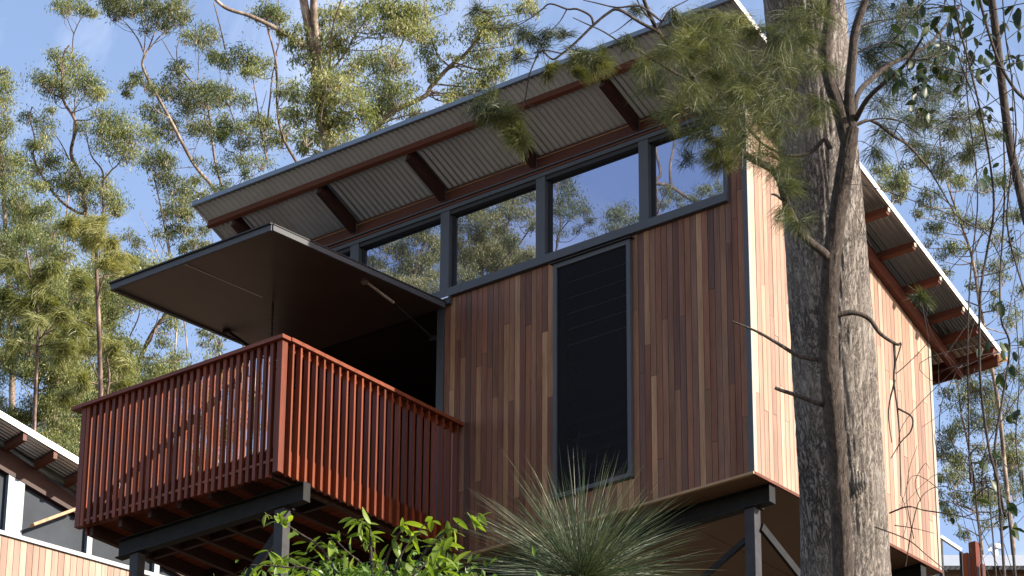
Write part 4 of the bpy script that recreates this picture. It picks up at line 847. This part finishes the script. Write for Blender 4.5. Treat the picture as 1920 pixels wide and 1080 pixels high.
q = MB(); n = 1600; c = at(700, 1100, DB); P = c + RNG.normal(size=(n, 1))*rt*px_r(110, DB) + RNG.normal(size=(n, 1))*up*px_r(20, DB) + RNG.normal(size=(n, 1))*fw*.3
Dn = RNG.normal(size=(n, 3)); Dn[:, 2] -= .3; Dn /= np.linalg.norm(Dn, axis=1)[:, None]
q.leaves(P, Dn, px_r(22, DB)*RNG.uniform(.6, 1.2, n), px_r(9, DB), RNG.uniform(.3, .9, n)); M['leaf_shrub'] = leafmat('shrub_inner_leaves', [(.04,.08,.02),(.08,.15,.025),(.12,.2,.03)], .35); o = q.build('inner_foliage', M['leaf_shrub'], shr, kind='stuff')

# ---- grass tree
DG = 20.6
gb = at(1090, 1095, DG); gt = empty('grass_tree', (float(gb[0]), float(gb[1]), float(ground(gb[0], gb[1]))), 'spiky grass tree with a burst of thin blades below the tall window', 'plant')
q = MB(); q.tube([ORG[gt.name]-[0, 0, .1], gb-[0, 0, 1.], gb-[0, 0, .05]], [.16, .14, .11], 14, 4); q.build('trunk', M['bark_slim'], gt, smooth=True)
q = MB(); n = 2100; a = RNG.uniform(0, 2*math.pi, n); e = np.arcsin(np.clip(RNG.uniform(-.35, 1.0, n), -1, 1))
Dn = np.stack([np.cos(a)*np.cos(e), np.sin(a)*np.cos(e), np.sin(e)], 1) + RNG.normal(size=(n, 3))*.07; P = gb + Dn*.035*RNG.uniform(.3, 1, (n, 1)) + RNG.normal(size=(n, 3))*.03
q.blades(P, Dn, px_r(262, DG)*RNG.uniform(.5, 1.1, n), px_r(1.0, DG), 6, .055, np.clip(.35 + .2*RNG.normal(size=n) + .25*(RNG.random(n) < .14), 0, 1), .75)
q.build('blades', M['leaf_grass'], gt)

# ------------------------------------------------------------------ neighbouring cabin, lower left
DN = 40.; na = R(12); U = np.array([math.sin(na), math.cos(na), 0]); NN = np.array([math.cos(na), -math.sin(na), 0]); O = at(5, 1004, DN)
def pl_hit(px, py, off=0.):
    d = ray(px, py); t = ((O+NN*off-CAM)@NN)/(d@NN); return CAM + d*t
def uz(p): return float((p-O)@U), float(p[2])
nb_ = empty('neighbour_cabin', (float(O[0]-NN[0]), float(O[1]-NN[1]), float(ground(O[0], O[1]))), 'neighbouring timber cabin with dark glazing half hidden at the lower left corner', 'cabin')
def W3(u, z, off=0.): p = O + U*u + NN*off; return np.array((p[0], p[1], z))
zs = uz(pl_hit(5, 1004))[1]; uL = -1.2; uR = uz(pl_hit(560, 1100))[0]
r1 = pl_hit(0, 772, .45); r2 = pl_hit(150, 862, .45); ru1, rz1 = uz(r1); ru2, rz2 = uz(r2); ns = (rz2-rz1)/(ru2-ru1)
def rnz(u): return rz1 + ns*(u-ru1)
def quadbox(u0, u1, z00, z01, z10, z11, o0, o1):
    """prism on the wall plane: lower edge z00->z10, upper edge z01->z11"""
    q = MB(); q.add([W3(u0,z00,o0),W3(u1,z10,o0),W3(u1,z10,o1),W3(u0,z00,o1),W3(u0,z01,o0),W3(u1,z11,o0),W3(u1,z11,o1),W3(u0,z01,o1)], [[(0,3,2,1),(4,5,6,7),(0,1,5,4),(1,2,6,5),(2,3,7,6),(3,0,4,7)]]); return q
nbw = quadbox(uL, uR, zs-3.2, zs-.005, zs-3.2, zs-.005, -.14, -.022).build('wall', M['black'], nb_)
u = uL
while u < uR:
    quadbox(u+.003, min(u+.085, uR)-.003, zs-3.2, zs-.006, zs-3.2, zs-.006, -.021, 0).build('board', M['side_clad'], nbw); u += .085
quadbox(uL, uR, zs, zs+.05, zs, zs+.05, -.1, .03).build('window_sill', M['frame_far'], nb_)
gl_ = quadbox(uL, uR, zs+.051, rnz(uL)-.42, zs+.051, max(zs+.06, rnz(uR)-.42), -.06, -.05).build('glazing', M['glass_far'], nb_)
fu1, fz1 = uz(pl_hit(47, 868)); fu2, fz2 = uz(pl_hit(145, 938)); fs = (fz2-fz1)/(fu2-fu1)
uE = fu1 + (zs+.05-fz1)/fs if fs < 0 else uR
uE = min(uE, uR)
quadbox(uL, uE, fz1+fs*(uL-fu1), fz1+fs*(uL-fu1)+.05, fz1+fs*(uE-fu1), fz1+fs*(uE-fu1)+.05, -.05, .02).build('head_frame', M['frame_far'], nb_)
for xa in (28, 172, 300, 455):
    ua = uz(pl_hit(xa, 940))[0]; w_ = .11 if xa == 28 else .035
    if ua < uR: quadbox(ua-w_, ua+w_, zs+.051, rnz(ua-w_)-.3, zs+.051, rnz(ua+w_)-.3, -.049, .012).build('mullion', M['frame_far'], nb_)
uA, uB = uL, ru1+(uR-ru1)*1.3
quadbox(uA, uB, rnz(uA)-.40, rnz(uA)-.14, rnz(uB)-.40, rnz(uB)-.14, -.04, .02).build('verge_rafter', M['rafter_wood'], nb_)
q = MB(); nn_ = 60; us = np.linspace(uA, uB, 2); offs = np.linspace(-2.4, .45, nn_*4+1); cc = .0085*np.cos(offs/.0638*2*math.pi)
V = [[W3(u_, rnz(u_)-.05+c_, o_) for o_, c_ in zip(offs, cc)] for u_ in us] + [[W3(u_, rnz(u_)-.045+c_, o_) for o_, c_ in zip(offs, cc)] for u_ in us]
m_ = len(offs); i = np.arange(m_-1); q.add(np.array(V).reshape(-1, 3), [np.stack([i, i+1, i+1+m_, i+m_], 1), np.stack([i+2*m_, i+3*m_, i+1+3*m_, i+1+2*m_], 1)]); q.build('roof_sheet', M['zinc'], nb_, smooth=True)
quadbox(uA, uB, rnz(uA)-.07, rnz(uA)+.01, rnz(uB)-.07, rnz(uB)+.01, .451, .46).build('verge_flashing', M['white_metal'], nb_)
u = uA+.3
while u < uB: quadbox(u-.025, u+.025, rnz(u)-.16, rnz(u)-.065, rnz(u)-.16, rnz(u)-.065, .021, .44).build('purlin', M['beam_wood'], nb_); u += .42
a, b = pl_hit(60, 985, .12), pl_hit(150, 952, .12); q = MB(); q.bar(a, b, .035, .09, NN); q.build('diagonal_bar', M['pale_wood'], nb_)  # pale diagonal bar across the glazing
rb_ = quadbox(uL, uR, zs-3.2, zs+.3, zs-3.2, zs+.3, -2.5, -2.4).build('rear_wall', M['black'], nb_)
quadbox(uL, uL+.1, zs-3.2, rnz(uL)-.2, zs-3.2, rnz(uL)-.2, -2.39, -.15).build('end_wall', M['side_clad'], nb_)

# ------------------------------------------------------------------ low roof, pipe and post, lower right
DR = 46.
lr0 = at(1850, 1060, DR)
g0 = float(ground(lr0[0], lr0[1]))
low = empty('low_outbuilding', (float(lr0[0]), float(lr0[1])+1, g0), 'low outbuilding with a grey corrugated roof at the bottom right corner', 'building')
hx = rt*1.; 
def LR(a, b, h): p = at(1850, 1046, DR) + rt*a + np.array([fw[0], fw[1], 0])*b; return np.array((p[0], p[1], p[2]+h))
q = MB(); offs = np.linspace(-.75, 3.2, 241); c_ = .01*np.cos(offs/.08*2*math.pi)
V = [[LR(o_, b_, h_+k_) for o_, k_ in zip(offs, c_)] for b_, h_ in ((0, 0.), (3.2, -.3+.9))] + [[LR(o_, b_, h_+k_+.004) for o_, k_ in zip(offs, c_)] for b_, h_ in ((0, 0.), (3.2, .6))]
m_ = len(offs); i = np.arange(m_-1); q.add(np.array(V).reshape(-1, 3), [np.stack([i, i+1, i+1+m_, i+m_], 1), np.stack([i+2*m_, i+2*m_+m_, i+1+3*m_, i+1+2*m_], 1)]); q.build('roof_sheet', M['zinc'], low, smooth=True)
def lrbox(a0, a1, b0, b1, h0, h1, nm, m, par=low):
    q = MB(); q.add([LR(a,b,h) for h in (h0,h1) for a,b in ((a0,b0),(a1,b0),(a1,b1),(a0,b1))], [[(0,3,2,1),(4,5,6,7),(0,1,5,4),(1,2,6,5),(2,3,7,6),(3,0,4,7)]]); return q.build(nm, m, par)
lrbox(-.75, 3.2, -.03, -.005, -.12, .03, 'fascia', M['zinc_edge'])
lrbox(-.6, 3.0, .3, 2.9, g0-lr0[2]-.2, -.06, 'wall', M['soffit'])
q = MB(); pc = LR(.22, .8, .1); q.tube([pc, pc+[0, 0, .32]], [.045, .045], 12, 1); q.tube([pc+[0, 0, .30], pc+[0, 0, .36]], [.085, .085], 12, 1); q.build('vent_pipe', M['zinc_edge'], low, smooth=True)
q = MB(); a = at(1763, 1006, 34); b = at(1802, 1032, 34); q.bar(a, b, .035, .03)
hr = empty('stair_handrail', tuple(np.array([a[0], a[1], float(ground(a[0], a[1]))])), 'short white sloping handrail behind the back corner of the cabin', 'handrail')
q.build('rail', M['white_metal'], hr)
q = MB()
for p in (a, b): q.bar([p[0], p[1], float(ground(p[0], p[1]))-.1], p-[0, 0, .02], .03, .03, (0, 1, 0))
q.build('rail_post', M['steel_grey'], hr)
pp = at(1826, 1018, 30.5); g1 = float(ground(pp[0], pp[1]))
po = empty('timber_post', (float(pp[0]), float(pp[1]), g1), 'orange brown timber post standing at the bottom right', 'post')
q = MB(); q.box((pp[0]-.035, pp[1]-.035, g1-.2), (pp[0]+.035, pp[1]+.035, pp[2])); q.build('post', M['rail'], po)
q = MB(); q.box((pp[0]-.11, pp[1]-.02, g1-.2), (pp[0]-.06, pp[1]+.02, pp[2]-.08)); q.build('side_post', M['rail'], po)
q = MB(); q.box((pp[0]+.06, pp[1]-.02, g1-.2), (pp[0]+.09, pp[1]+.02, pp[2]-.22)); q.build('side_post', M['beam_wood'], po)
print('objects', len(bpy.data.objects), 'tris~', sum(len(m_.polygons)*2 for m_ in bpy.data.meshes if m_.users))
